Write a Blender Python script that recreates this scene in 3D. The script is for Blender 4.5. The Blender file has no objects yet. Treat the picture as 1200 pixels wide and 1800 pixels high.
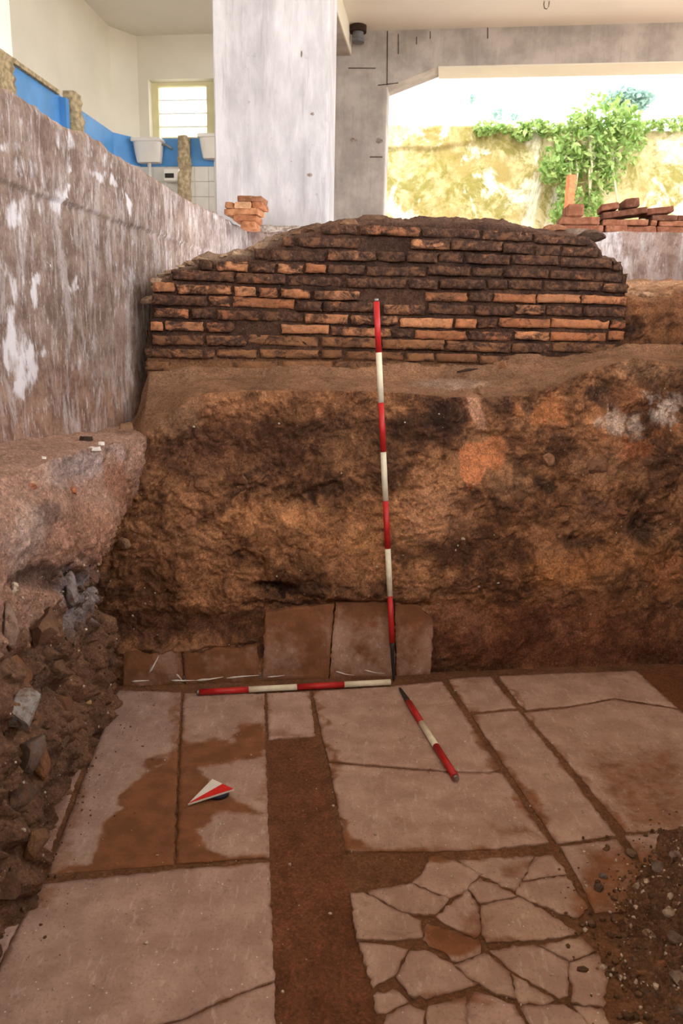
import bpy, bmesh, math, random
import numpy as np
from mathutils import Vector, Matrix
from mathutils.geometry import delaunay_2d_cdt
random.seed(7); rng = np.random.default_rng(11)
scene = bpy.context.scene
COL = scene.collection

# ------------------------------------------------------------------ camera
F = 1379.0; HC = 1.41; TH = math.radians(12.4); PH = math.radians(1.13)
cf = np.array([0, math.cos(TH), -math.sin(TH)]); _r0 = np.array([1., 0, 0]); _u0 = np.array([0, math.sin(TH), math.cos(TH)])
cu = _u0*math.cos(PH) - _r0*math.sin(PH); cr = _r0*math.cos(PH) + _u0*math.sin(PH); CC = np.array([0, 0, HC])
cam_d = bpy.data.cameras.new('camera'); cam = bpy.data.objects.new('camera', cam_d); COL.objects.link(cam)
cam_d.sensor_fit = 'VERTICAL'; cam_d.sensor_height = 23.5; cam_d.lens = 23.5*F/1800
M = Matrix.Identity(4)
for i in range(3):
    M[i][0] = cr[i]; M[i][1] = cu[i]; M[i][2] = -cf[i]; M[i][3] = CC[i]
cam.matrix_world = M
cam_d.clip_start = .02; cam_d.clip_end = 300
cam_d.dof.use_dof = True; cam_d.dof.focus_distance = 3.0; cam_d.dof.aperture_fstop = 4.5
scene.camera = cam
# ------------------------------------------------------------------ light and exposure
w = bpy.data.worlds.new('overcast_sky'); scene.world = w; w.use_nodes = True
bg = w.node_tree.nodes['Background']; bg.inputs[0].default_value = (0.93, 0.965, 1.0, 1); bg.inputs[1].default_value = 4.4
sd = bpy.data.lights.new('sun', 'SUN'); sd.energy = 2.0; sd.angle = math.radians(3); sd.color = (1, .95, .86)
sun = bpy.data.objects.new('sun', sd); COL.objects.link(sun)
sun.rotation_euler = Vector((-.35, 1.0, -1.35)).to_track_quat('-Z', 'Y').to_euler()
vs = scene.view_settings; vs.view_transform = 'Standard'; vs.look = 'None'; vs.gamma = 1; vs.use_curve_mapping = False
vs.exposure = 0.72

# ------------------------------------------------------------------ measuring helpers: photograph pixel -> place
def ray(x, y): return cf + cr*((x-600)/F) - cu*((y-900)/F)
def az(x, y, z): d = ray(x, y); return CC + d*((z-HC)/d[2])
def ay(x, y, Y): d = ray(x, y); return CC + d*(Y/d[1])
def apl(x, y, P0, n): d = ray(x, y); return CC + d*(np.dot(P0-CC, n)/np.dot(d, n))
def proj(P):
    v = np.asarray(P, float) - CC; z = np.maximum(v @ cf, .05)
    return 600 + F*(v @ cr)/z, 900 - F*(v @ cu)/z
def lin(r, g, b):
    f = lambda c: (c/255)/12.92 if c/255 <= .04045 else ((c/255+.055)/1.055)**2.4
    return np.array([f(r), f(g), f(b)])
def sstep(a, b, x):
    t = np.clip((x-a)/(b-a), 0, 1); return t*t*(3-2*t)

# ------------------------------------------------------------------ numpy noise
def _h(ix, iy, iz, s):
    n = (ix*374761393 + iy*668265263 + iz*2147483647 + s*1274126177) & 0xFFFFFFFF
    n = ((n ^ (n >> 13))*1274126177) & 0xFFFFFFFF
    n = ((n ^ (n >> 16))*2246822519) & 0xFFFFFFFF
    return ((n ^ (n >> 15)) & 0xFFFFFF)/float(0xFFFFFF)
def vnoise(p, s=0):
    p = np.asarray(p, float); i = np.floor(p).astype(np.int64); f = p-i; f = f*f*(3-2*f)
    x, y, z = i[..., 0], i[..., 1], i[..., 2]; fx, fy, fz = f[..., 0], f[..., 1], f[..., 2]
    L = lambda a, b, t: a+(b-a)*t
    c = lambda a, b, d: _h(x+a, y+b, z+d, s)
    return L(L(L(c(0,0,0), c(1,0,0), fx), L(c(0,1,0), c(1,1,0), fx), fy), L(L(c(0,0,1), c(1,0,1), fx), L(c(0,1,1), c(1,1,1), fx), fy), fz)*2-1
def fbm(p, sc, octv=4, s=0, gain=.5):
    p = np.asarray(p, float)*sc; v = 0; a = 1; t = 0
    for k in range(octv):
        v = v + a*vnoise(p + 17.3*k, s+k); t += a; a *= gain; p = p*2.03
    return v/t
def ridged(p, sc, octv=3, s=0):
    p = np.asarray(p, float)*sc; v = 0; a = 1; t = 0
    for k in range(octv):
        v = v + a*(1-np.abs(vnoise(p+9.1*k, s+k))*2); t += a; a *= .5; p = p*2.1
    return v/t

def worley(p, sc, s=0):
    p = np.asarray(p, float)*sc; i = np.floor(p).astype(np.int64); f = p-i; best = np.full(p.shape[:-1], 9.)
    for a in (-1, 0, 1):
        for b in (-1, 0, 1):
            for c in (-1, 0, 1):
                x, y, z = i[..., 0]+a, i[..., 1]+b, i[..., 2]+c
                dx = a+_h(x, y, z, s)-f[..., 0]; dy = b+_h(x, y, z, s+1)-f[..., 1]; dz = c+_h(x, y, z, s+2)-f[..., 2]
                best = np.minimum(best, dx*dx+dy*dy+dz*dz)
    return np.sqrt(best)
def warp(p, sc, amt, s): return np.asarray(p, float)+amt*np.stack([fbm(p, sc, 3, s), fbm(p, sc, 3, s+11), fbm(p, sc, 3, s+22)], -1)

# ------------------------------------------------------------------ painting of earth colours (stain and soil patches, plus shade painted into holes)
def ell(X, Y, e, soft=.5):
    cx, cy, rx, ry, a = e; a = math.radians(a); dx = X-cx; dy = Y-cy
    u = (dx*math.cos(a)+dy*math.sin(a))/rx; v = (-dx*math.sin(a)+dy*math.cos(a))/ry
    return 1-sstep(1-soft, 1+soft, np.sqrt(u*u+v*v))
def pmask(X, Y, poly, soft=6.):
    poly = np.array(poly, float); n = len(poly); d = np.full(X.shape, 1e9); inside = np.zeros(X.shape, bool)
    for i in range(n):
        ax, ay_ = poly[i]; bx, by = poly[(i+1) % n]; ex, ey = bx-ax, by-ay_
        t = np.clip(((X-ax)*ex+(Y-ay_)*ey)/(ex*ex+ey*ey+1e-9), 0, 1)
        d = np.minimum(d, np.hypot(X-ax-t*ex, Y-ay_-t*ey))
        c = ((ay_ > Y) != (by > Y)) & (X < ex*(Y-ay_)/(by-ay_+1e-12)+ax); inside ^= c
    s = np.where(inside, -d, d)
    return 1-sstep(-soft, soft, s)

# ------------------------------------------------------------------ materials
def nodes(name):
    m = bpy.data.materials.new(name); m.use_nodes = True; nt = m.node_tree
    return m, nt, nt.nodes['Principled BSDF']
class G:                                             # tiny graph builder
    def __init__(s, name, rough=.9, spec=.25):
        s.m, s.nt, s.b = nodes(name); s.b.inputs['Roughness'].default_value = rough
        s.b.inputs['Specular IOR Level'].default_value = spec
        g = s.nt.nodes.new('ShaderNodeNewGeometry'); s.pos = g.outputs['Position']
    def n(s, t, **k):
        o = s.nt.nodes.new(t)
        for a, v in k.items(): setattr(o, a, v)
        return o
    def link(s, a, b): s.nt.links.new(a, b)
    def setin(s, sock, v):
        if isinstance(v, bpy.types.NodeSocket): s.link(v, sock)
        elif isinstance(v, (tuple, list, np.ndarray)) and sock.type == 'RGBA': sock.default_value = (*[float(q) for q in v[:3]], 1)
        else: sock.default_value = v
    def map(s, scale=(1, 1, 1), rot=(0, 0, 0), src=None):
        o = s.n('ShaderNodeMapping'); s.link(src or s.pos, o.inputs[0]); o.inputs['Scale'].default_value = scale; o.inputs['Rotation'].default_value = rot
        return o.outputs[0]
    def noise(s, scale, det=4, rough=.55, vec=None, dist=0):
        o = s.n('ShaderNodeTexNoise'); s.link(vec or s.pos, o.inputs['Vector']); o.inputs['Scale'].default_value = scale
        o.inputs['Detail'].default_value = det; o.inputs['Roughness'].default_value = rough; o.inputs['Distortion'].default_value = dist
        return o.outputs['Fac']
    def vor(s, scale, feat='F1', vec=None, out='Distance', rand=1.):
        o = s.n('ShaderNodeTexVoronoi', feature=feat); s.link(vec or s.pos, o.inputs['Vector']); o.inputs['Scale'].default_value = scale
        o.inputs['Randomness'].default_value = rand
        return o.outputs[out]
    def rng(s, v, a, b, c=0., d=1., smooth=True):
        o = s.n('ShaderNodeMapRange'); o.interpolation_type = 'SMOOTHSTEP' if smooth else 'LINEAR'
        s.setin(o.inputs[0], v)
        for i, q in enumerate((a, b, c, d)): o.inputs[i+1].default_value = q
        return o.outputs[0]
    def math(s, op, a, b=0.):
        o = s.n('ShaderNodeMath', operation=op); s.setin(o.inputs[0], a); s.setin(o.inputs[1], b); return o.outputs[0]
    def mix(s, fac, a, b, mode='MIX'):
        o = s.n('ShaderNodeMix', data_type='RGBA', blend_type=mode)
        s.setin(o.inputs[0], fac); s.setin(o.inputs[6], a); s.setin(o.inputs[7], b); return o.outputs[2]
    def attr(s, name, out='Color'):
        o = s.n('ShaderNodeAttribute', attribute_name=name); return o.outputs[out]
    def objcol(s): return s.n('ShaderNodeObjectInfo').outputs['Color']
    def objrand(s): return s.n('ShaderNodeObjectInfo').outputs['Random']
    def bump(s, h, strength=.5, dist=.01):
        o = s.n('ShaderNodeBump'); o.inputs['Strength'].default_value = strength; o.inputs['Distance'].default_value = dist
        s.link(h, o.inputs['Height'])
        prev = s.b.inputs['Normal'].links
        if prev: s.link(prev[0].from_socket, o.inputs['Normal'])
        s.link(o.outputs[0], s.b.inputs['Normal']); return s
    def out(s, col): s.setin(s.b.inputs['Base Color'], col); return s.m
def plain(name, rgb, rough=.6, spec=.4, metal=0., var=.12, scale=8., bump=0.):
    g = G(name, rough, spec); g.b.inputs['Metallic'].default_value = metal
    c = lin(*rgb); n = g.noise(scale, 5)
    if bump: g.bump(g.noise(scale*6, 4), bump, .004)
    return g.out(g.mix(g.rng(n, .3, .7), c*(1-var), c*(1+var*.6)))

def earth_mat(name, grain=1., specks=.5):
    g = G(name, .95, .12); base = g.mix(1., g.attr('Col'), (1.34, 1.42, 1.58), 'MULTIPLY')
    dk = lambda a: g.mix(1., base, (a, a*.93, a*.9), 'MULTIPLY')
    lt = lambda a: g.mix(1., base, (a, a*.94, a*.88), 'MULTIPLY')
    c = g.mix(g.math('MULTIPLY', g.rng(g.noise(20, 8, .72, dist=.4), .44, .62), .55), base, dk(.58))
    c = g.mix(g.math('MULTIPLY', g.rng(g.noise(31, 8, .7, dist=.7), .53, .68), .55), c, lt(1.55))
    c = g.mix(g.math('MULTIPLY', g.rng(g.noise(95, 6, .75), .47, .60), .65*grain), c, dk(.42))
    c = g.mix(g.math('MULTIPLY', g.rng(g.noise(130, 6, .75), .50, .62), .6*grain), c, lt(1.9))
    c = g.mix(g.math('MULTIPLY', g.rng(g.noise(420, 3, .7), .5, .72), .5*grain), c, dk(.4))
    v = g.n('ShaderNodeTexVoronoi', feature='F1'); g.link(g.pos, v.inputs['Vector']); v.inputs['Scale'].default_value = 75
    sc = g.n('ShaderNodeSeparateColor'); g.link(v.outputs['Color'], sc.inputs[0])
    dot = g.math('MULTIPLY', g.rng(v.outputs['Distance'], .22, .12), g.rng(sc.outputs[0], .93, .95))
    dot = g.math('MULTIPLY', dot, g.rng(g.noise(5, 3), .42, .6))
    c = g.mix(g.math('MULTIPLY', dot, specks), c, lin(205, 185, 165))
    g.bump(g.noise(38, 8, .75), .8*grain, .025); g.bump(g.noise(170, 6, .75), .7*grain, .007)
    return g.out(c)
MAT_EARTH = earth_mat('soil_section'); MAT_FLOOR_EARTH = earth_mat('trodden_soil', .8, .4)

def slab_mat():
    g = G('marble_slab', .72, .3)
    pale = g.mix(g.rng(g.noise(9, 5, .6), .35, .68), lin(162, 130, 115), lin(184, 153, 137))
    pale = g.mix(1., pale, g.objcol(), 'MULTIPLY')
    pale = g.mix(g.math('MULTIPLY', g.rng(g.noise(110, 8, .8), .50, .64), .5), pale, lin(128, 96, 80))
    pale = g.mix(g.math('MULTIPLY', g.rng(g.noise(16, 9, .8, dist=.8), .54, .66), .5), pale, lin(122, 98, 88))
    pale = g.mix(g.math('MULTIPLY', g.rng(g.noise(50, 8, .8, vec=g.map((1, .25, 1), (0, 0, .5))), .54, .64), .5), pale, lin(206, 182, 168))
    # scattered small pits and lime flecks
    v = g.n('ShaderNodeTexVoronoi'); g.link(g.pos, v.inputs['Vector']); v.inputs['Scale'].default_value = 85
    sc = g.n('ShaderNodeSeparateColor'); g.link(v.outputs['Color'], sc.inputs[0])
    fleck = g.math('MULTIPLY', g.rng(v.outputs['Distance'], .2, .1), g.rng(sc.outputs[0], .90, .92))
    pit = g.math('MULTIPLY', g.rng(v.outputs['Distance'], .25, .12), g.rng(sc.outputs[1], .95, .96))
    pale = g.mix(fleck, pale, lin(225, 215, 208)); pale = g.mix(g.math('MULTIPLY', pit, .7), pale, lin(90, 68, 58))
    mud = g.mix(g.rng(g.noise(12, 5, .6), .35, .65), lin(116, 74, 46), lin(138, 90, 58))
    mud = g.mix(g.math('MULTIPLY', g.rng(g.noise(150, 3, .7), .5, .7), .4), mud, lin(95, 60, 38))
    d = g.attr('Dirt', 'Fac')
    nz = g.math('MULTIPLY', g.math('SUBTRACT', g.noise(26, 7, .68), .5), .8)
    f = g.rng(g.math('ADD', d, nz), .22, .85)
    g.bump(g.noise(40, 6, .65), .25, .006); g.bump(g.noise(300, 3, .6), .2, .002)
    g.setin(g.b.inputs['Roughness'], g.rng(f, 0, 1, .66, .92))
    return g.out(g.mix(f, pale, mud))
MAT_SLAB = slab_mat()

def brick_mat():
    g = G('soot_brick', .93, .15); tone = g.objcol()
    a = g.attr('Col', 'Fac') if False else None
    big = g.noise(11, 8, .72, vec=g.map((1, 1, 1.7)), dist=.6)
    c = g.mix(g.rng(g.noise(30, 5, .6), .35, .7), tone, g.mix(1., tone, (1.35, 1.25, 1.15), 'MULTIPLY'))
    soot = g.mix(g.rng(g.noise(50, 4), .4, .65), lin(64, 45, 37), lin(100, 70, 53))
    al = g.n('ShaderNodeObjectInfo').outputs['Alpha']                # how much soot this brick carries
    f = g.rng(g.math('ADD', big, g.math('SUBTRACT', al, .5)), .45, .6)
    c = g.mix(f, c, soot)
    c = g.mix(g.math('MULTIPLY', g.rng(g.noise(14, 8, .74, dist=.5), .5, .64), .75), c, lin(124, 84, 58))
    c = g.mix(g.math('MULTIPLY', g.rng(g.noise(75, 6, .75), .57, .70), .7), c, lin(176, 132, 98))
    c = g.mix(g.math('MULTIPLY', g.rng(g.noise(150, 4, .7), .55, .72), .6), c, lin(44, 31, 26))
    g.bump(g.noise(60, 6, .7), .7, .012); g.bump(g.noise(240, 3), .4, .003)
    return g.out(c)
MAT_BRICK = brick_mat()
def loose_brick_mat():
    g = G('loose_brick', .92, .15); tone = g.objcol()
    c = g.mix(g.rng(g.noise(26, 5, .6), .35, .7), g.mix(1., tone, (.6, .55, .5), 'MULTIPLY'), tone)
    c = g.mix(g.math('MULTIPLY', g.rng(g.noise(40, 5, .7), .6, .7), .5), c, lin(185, 160, 135))
    g.bump(g.noise(70, 5, .7), .6, .01); return g.out(c)
MAT_LOOSE = loose_brick_mat()

def concrete_mat(name, rgb, dark, streak=True, cool=None, fl=.5):
    g = G(name, .88, .2); a = lin(*rgb); b = lin(*dark)
    n1 = g.noise(3, 6, .65, vec=g.map((1, 1, .35)) if streak else None)
    c = g.mix(g.rng(n1, .32, .68), b, a)
    c = g.mix(g.math('MULTIPLY', g.rng(g.noise(16, 6, .7, vec=g.map((1, 1, .12))), .5, .7), .45*fl), c, a*1.18)
    c = g.mix(g.math('MULTIPLY', g.rng(g.noise(9, 6, .7, vec=g.map((2.4, 2.4, .2))), .54, .72), .6*fl), c, b*.72)
    c = g.mix(g.math('MULTIPLY', g.rng(g.noise(24, 5, .7), .62, .72), .5*fl), c, b*.55)
    g.bump(g.noise(30, 6, .65, vec=g.map((1, 1, .3))), .35, .01); g.bump(g.noise(140, 3), .25, .003)
    return g.out(c)
MAT_PILLAR = concrete_mat('board_marked_concrete', (208, 202, 202), (164, 158, 158), fl=.8)
MAT_BEAM = concrete_mat('grey_concrete', (182, 172, 164), (150, 141, 134), False)
MAT_PLASTER = plain('cream_plaster', (222, 215, 198), .8, .2, var=.05, scale=2)
MAT_CEIL = plain('ceiling_paint', (230, 225, 216), .85, .2, var=.04, scale=1.5)
MAT_BLUE = plain('blue_dado_paint', (86, 152, 216), .45, .4, var=.1, scale=5)
MAT_CREAM = plain('cream_window_paint', (218, 208, 165), .6, .3, var=.06)
MAT_CERAMIC = plain('white_ceramic', (232, 226, 216), .15, .5, var=.03)
MAT_TILE = plain('white_wall_tile', (226, 221, 211), .2, .5, var=.05)
MAT_RED = plain('red_band_paint', (186, 36, 34), .45, .4, var=.15, scale=30)
MAT_WHITE = plain('cream_band_paint', (226, 214, 186), .5, .4, var=.12, scale=30)
MAT_STEEL = plain('blackened_steel_tip', (52, 46, 44), .6, .4, .3, var=.3, scale=40)
MAT_METAL = plain('dull_metal', (150, 145, 138), .4, .5, .8)
MAT_ARROW_W = plain('white_arrow_face', (228, 220, 208), .5, .4, var=.05, scale=20)
MAT_ARROW_R = plain('red_arrow_face', (215, 38, 28), .45, .4, var=.08, scale=20)
MAT_NAVY = plain('dark_blue_plastic', (36, 40, 58), .4, .4)
MAT_PIPE = plain('dark_grey_pipe', (112, 112, 114), .6, .3, var=.25)
MAT_IRON = plain('rusty_iron', (178, 96, 62), .9, .2, var=.3, scale=20)
MAT_RAIL = plain('white_rail_paint', (225, 225, 222), .5, .3)
MAT_STEM = plain('pale_dry_stem', (196, 182, 150), .9, .2)
MAT_SHARD = plain('pale_shard', (224, 212, 200), .8, .2, var=.15, scale=40)
MAT_DARKSHARD = plain('dark_twig', (62, 46, 38), .9, .2, var=.3, scale=40)
MAT_RUBBLE = plain('broken_plaster_rubble', (188, 168, 134), .95, .1, var=.4, scale=25, bump=.6)
MAT_YARD = plain('yard_ground', (190, 184, 172), .95, .1, var=.25, scale=2)
MAT_GROUND = plain('bare_brown_ground', (150, 118, 92), .95, .1, var=.35, scale=6, bump=.5)
def stone_mat():
    g = G('rubble_stone', .92, .15); t = g.objcol()
    c = g.mix(g.rng(g.noise(18, 6, .65), .35, .65), g.mix(1., t, (.6, .56, .54), 'MULTIPLY'), t)
    c = g.mix(g.math('MULTIPLY', g.rng(g.noise(60, 5, .7), .45, .62), .8), c, lin(112, 80, 58))
    g.bump(g.noise(50, 6, .7), .6, .015); return g.out(c)
MAT_STONE = stone_mat()
def foundation_mat():
    g = G('lime_stained_foundation', .9, .2); base = g.attr('Col')
    vs_ = g.map((1, 1, .22))
    c = g.mix(g.rng(g.noise(10, 6, .7), .36, .66), g.mix(1., base, (.55, .5, .48), 'MULTIPLY'), base)
    c = g.mix(g.math('MULTIPLY', g.rng(g.noise(14, 9, .76, vec=vs_, dist=.5), .48, .62), .6), c, lin(180, 166, 162))
    c = g.mix(g.math('MULTIPLY', g.rng(g.noise(60, 8, .78, vec=g.map((1, 1, .22))), .53, .65), .65), c, lin(200, 190, 186))
    c = g.mix(g.math('MULTIPLY', g.rng(g.noise(60, 8, .78), .54, .66), .6), c, lin(84, 62, 52))
    sp = g.math('ADD', g.math('MULTIPLY', g.attr('Dirt', 'Fac'), 1.0), g.math('MULTIPLY', g.math('SUBTRACT', g.noise(34, 9, .78, vec=g.map((1, 1, .3)), dist=.4), .5), 1.9))
    c = g.mix(g.math('MULTIPLY', g.rng(sp, .28, .80), .85), c, lin(212, 205, 206))
    g.bump(g.noise(26, 6, .65, vec=g.map((1, 1, .4))), .45, .015); g.bump(g.noise(160, 4, .7), .4, .004)
    return g.out(c)
MAT_FOUND = foundation_mat()
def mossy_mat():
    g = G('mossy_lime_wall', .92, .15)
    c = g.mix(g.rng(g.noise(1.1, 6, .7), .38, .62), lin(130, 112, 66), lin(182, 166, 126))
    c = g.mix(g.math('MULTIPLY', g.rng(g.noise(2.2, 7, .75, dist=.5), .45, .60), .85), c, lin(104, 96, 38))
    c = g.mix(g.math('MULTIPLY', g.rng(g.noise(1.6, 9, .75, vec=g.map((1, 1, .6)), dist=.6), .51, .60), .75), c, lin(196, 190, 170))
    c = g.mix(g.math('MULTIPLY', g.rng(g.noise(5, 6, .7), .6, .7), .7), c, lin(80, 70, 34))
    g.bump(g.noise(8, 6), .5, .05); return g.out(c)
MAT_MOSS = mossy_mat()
def leaf_mat(name, a, b):
    g = G(name, .55, .3); g.b.inputs['Subsurface Weight'].default_value = 0.
    c = g.mix(g.rng(g.noise(6, 3), .3, .7), lin(*a), lin(*b))
    t = g.n('ShaderNodeBsdfTranslucent'); g.setin(t.inputs[0], c); mx = g.n('ShaderNodeMixShader'); mx.inputs[0].default_value = .4
    g.setin(g.b.inputs['Base Color'], c); g.link(g.b.outputs[0], mx.inputs[1]); g.link(t.outputs[0], mx.inputs[2])
    g.link(mx.outputs[0], g.nt.nodes['Material Output'].inputs[0]); return g.m
MAT_LEAF = leaf_mat('climber_leaf', (88, 122, 46), (160, 176, 104)); MAT_LEAF_D = leaf_mat('haze_tinted_leaf', (104, 132, 120), (140, 164, 150))  # far leaves paled and blued, haze is put into their colour
def glass_mat():
    m, nt, b = nodes('hazy_window_glass'); b.inputs['Base Color'].default_value = (.95, 1, .95, 1); b.inputs['Roughness'].default_value = .35
    b.inputs['Transmission Weight'].default_value = .92; b.inputs['IOR'].default_value = 1.1; return m
MAT_GLASS = glass_mat()

# ------------------------------------------------------------------ mesh helpers
def link(o, parent=None):
    COL.objects.link(o)
    if parent is not None: o.parent = parent
    return o
def meshobj(name, verts, faces, mat, parent=None, smooth=False, col=None, dirt=None):
    me = bpy.data.meshes.new(name); me.from_pydata([tuple(map(float, v)) for v in verts], [], faces); me.validate(); me.update()
    if smooth: me.polygons.foreach_set('use_smooth', np.ones(len(me.polygons), bool))
    if col is not None:
        a = me.color_attributes.new('Col', 'FLOAT_COLOR', 'POINT'); c = np.ones((len(me.vertices), 4)); c[:, :3] = col; a.data.foreach_set('color', c.ravel())
    if dirt is not None:
        a = me.attributes.new('Dirt', 'FLOAT', 'POINT'); a.data.foreach_set('value', np.asarray(dirt, np.float32))
    me.materials.append(mat); return link(bpy.data.objects.new(name, me), parent)
def gridobj(name, P, mat, parent=None, col=None, dirt=None, flip=False):
    nu, nv = P.shape[:2]; me = bpy.data.meshes.new(name); me.vertices.add(nu*nv); me.vertices.foreach_set('co', np.ascontiguousarray(P, np.float32).reshape(-1))
    i, j = np.meshgrid(np.arange(nu-1), np.arange(nv-1), indexing='ij'); a = (i*nv+j).ravel()
    q = np.stack([a, a+nv, a+nv+1, a+1], 1)
    if flip: q = q[:, ::-1]
    nf = len(q); me.loops.add(nf*4); me.loops.foreach_set('vertex_index', q.ravel().astype(np.int32)); me.polygons.add(nf)
    me.polygons.foreach_set('loop_start', np.arange(0, nf*4, 4, dtype=np.int32)); me.update(calc_edges=True)
    me.polygons.foreach_set('use_smooth', np.ones(nf, bool))
    if col is not None:
        at = me.color_attributes.new('Col', 'FLOAT_COLOR', 'POINT'); c = np.ones((nu*nv, 4), np.float32); c[:, :3] = col.reshape(-1, 3); at.data.foreach_set('color', c.ravel())
    if dirt is not None:
        at = me.attributes.new('Dirt', 'FLOAT', 'POINT'); at.data.foreach_set('value', dirt.astype(np.float32).ravel())
    me.materials.append(mat); return link(bpy.data.objects.new(name, me), parent)
def bmobj(name, bm, mat, parent=None, smooth=False):
    bmesh.ops.recalc_face_normals(bm, faces=bm.faces)
    me = bpy.data.meshes.new(name); bm.to_mesh(me); bm.free(); me.materials.append(mat)
    if smooth: me.polygons.foreach_set('use_smooth', np.ones(len(me.polygons), bool))
    return link(bpy.data.objects.new(name, me), parent)
def box(name, c, s, mat, parent=None, rotz=0., bevel=0., rot=None):
    bm = bmesh.new(); bmesh.ops.create_cube(bm, size=1)
    for v in bm.verts: v.co = Vector((v.co.x*s[0], v.co.y*s[1], v.co.z*s[2]))
    if bevel: bmesh.ops.bevel(bm, geom=bm.edges[:], offset=bevel, segments=2, affect='EDGES')
    R = rot if rot is not None else Matrix.Rotation(rotz, 3, 'Z')
    for v in bm.verts: v.co = R @ v.co + Vector(c)
    return bmobj(name, bm, mat, parent)
def prism(name, poly, h0, h1, mat, parent=None, bevel=0.):            # poly: list of xy, extruded in z
    bm = bmesh.new(); lo = [bm.verts.new((p[0], p[1], h0)) for p in poly]; hi = [bm.verts.new((p[0], p[1], h1)) for p in poly]
    bm.faces.new(lo[::-1]); bm.faces.new(hi); n = len(poly)
    for i in range(n): bm.faces.new((lo[i], lo[(i+1) % n], hi[(i+1) % n], hi[i]))
    if bevel: bmesh.ops.bevel(bm, geom=bm.edges[:], offset=bevel, segments=1, affect='EDGES')
    return bmobj(name, bm, mat, parent)
def hexa(name, lo, hi, mat, parent=None):                             # two quads joined
    bm = bmesh.new(); a = [bm.verts.new(tuple(p)) for p in lo]; b = [bm.verts.new(tuple(p)) for p in hi]; n = len(a)
    bm.faces.new(a[::-1]); bm.faces.new(b)
    for i in range(n): bm.faces.new((a[i], a[(i+1) % n], b[(i+1) % n], b[i]))
    return bmobj(name, bm, mat, parent)
def tube(name, pts, rad, mat, parent=None, seg=10, cap=True):
    pts = [Vector(p) for p in pts]; rad = rad if isinstance(rad, (list, tuple)) else [rad]*len(pts); bm = bmesh.new(); rings = []
    for i, p in enumerate(pts):
        d = (pts[min(i+1, len(pts)-1)]-pts[max(i-1, 0)]).normalized(); ref = Vector((0, 0, 1)) if abs(d.z) < .9 else Vector((1, 0, 0))
        a = d.cross(ref).normalized(); b = d.cross(a)
        rings.append([bm.verts.new(p+(a*math.cos(t)+b*math.sin(t))*rad[i]) for t in [2*math.pi*k/seg for k in range(seg)]])
    for r1, r2 in zip(rings, rings[1:]):
        for k in range(seg): bm.faces.new((r1[k], r1[(k+1) % seg], r2[(k+1) % seg], r2[k]))
    if cap: bm.faces.new(rings[0][::-1]); bm.faces.new(rings[-1])
    o = bmobj(name, bm, mat, parent)
    for pl in o.data.polygons: pl.use_smooth = len(pl.vertices) == 4
    return o
def tag(o, label=None, cat=None, group=None, kind=None):
    for k, v in (('label', label), ('category', cat), ('group', group), ('kind', kind)):
        if v: o[k] = v
    return o
def empty(name, loc=(0, 0, 0)):
    o = bpy.data.objects.new(name, None); o.empty_display_size = .1; link(o); o.location = loc; return o
def put(child, parent):                                               # keep world position under a moved empty
    child.parent = parent; child.matrix_parent_inverse = Matrix.Translation(-Vector(parent.location)); return child
def rock(name, c, r, parent, tone, sub=2, seed=0, mat=None, squash=(1, 1, 1), rotz=0.):
    bm = bmesh.new(); bmesh.ops.create_icosphere(bm, subdivisions=sub, radius=1)
    P = np.array([v.co[:] for v in bm.verts]); nz = fbm(P+seed*3.7, 1.1, 3, seed); fl = np.round(fbm(P+seed*1.3, .8, 1, seed+5)*3)/3
    P = P*(1+.30*nz+.12*fl)[:, None]; rr_ = np.random.default_rng(seed+9)
    for _ in range(9):
        nd = rr_.normal(size=3); nd /= np.linalg.norm(nd); ov = np.maximum(P @ nd-rr_.uniform(.45, .8), 0); P = P-ov[:, None]*nd
    P = P*1.25*np.array(squash); ca, sa = math.cos(rotz), math.sin(rotz)
    P = np.stack([P[:, 0]*ca-P[:, 1]*sa, P[:, 0]*sa+P[:, 1]*ca, P[:, 2]], 1)*r
    for v, p in zip(bm.verts, P): v.co = Vector(p)+Vector(c)
    o = bmobj(name, bm, mat or MAT_STONE, parent, False); o.color = (*lin(*tone), 1); return o

# ================================================================== TRENCH GEOMETRY
B0 = np.array([-.877, 3.0, 0.]); EA = math.radians(8.27)
ER = np.array([math.cos(EA), math.sin(EA), 0]); EB = np.array([-math.sin(EA), math.cos(EA), 0])     # along the section, back into it
def sec(s, b, z): return B0 + np.asarray(s)[..., None]*ER + np.asarray(b)[..., None]*EB + np.asarray(z)[..., None]*np.array([0, 0, 1.])
def px_sec(x, y, b=0.): P = apl(x, y, B0+EB*b, EB); return np.dot(P-B0, ER), P[2]
def curve(pts, b):                                                     # pixel polyline on plane b -> (s, z)
    q = np.array([px_sec(x, y, b) for x, y in pts]); return lambda s: np.interp(s, q[:, 0], q[:, 1])
BW = .50                                                               # brick face lies this far behind the section foot
z_edge = curve([(120, 800), (200, 786), (240, 770), (270, 747), (300, 722), (330, 702), (360, 690), (450, 683), (640, 683), (760, 692), (850, 696), (930, 690), (985, 672), (1030, 652), (1080, 634), (1120, 624), (1160, 630), (1200, 642), (1400, 660)], .13)
z_back = curve([(120, 790), (215, 760), (240, 730), (252, 690), (262, 664), (300, 662), (400, 660), (640, 655), (800, 650), (950, 636), (1095, 620), (1300, 625)], BW)

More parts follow.
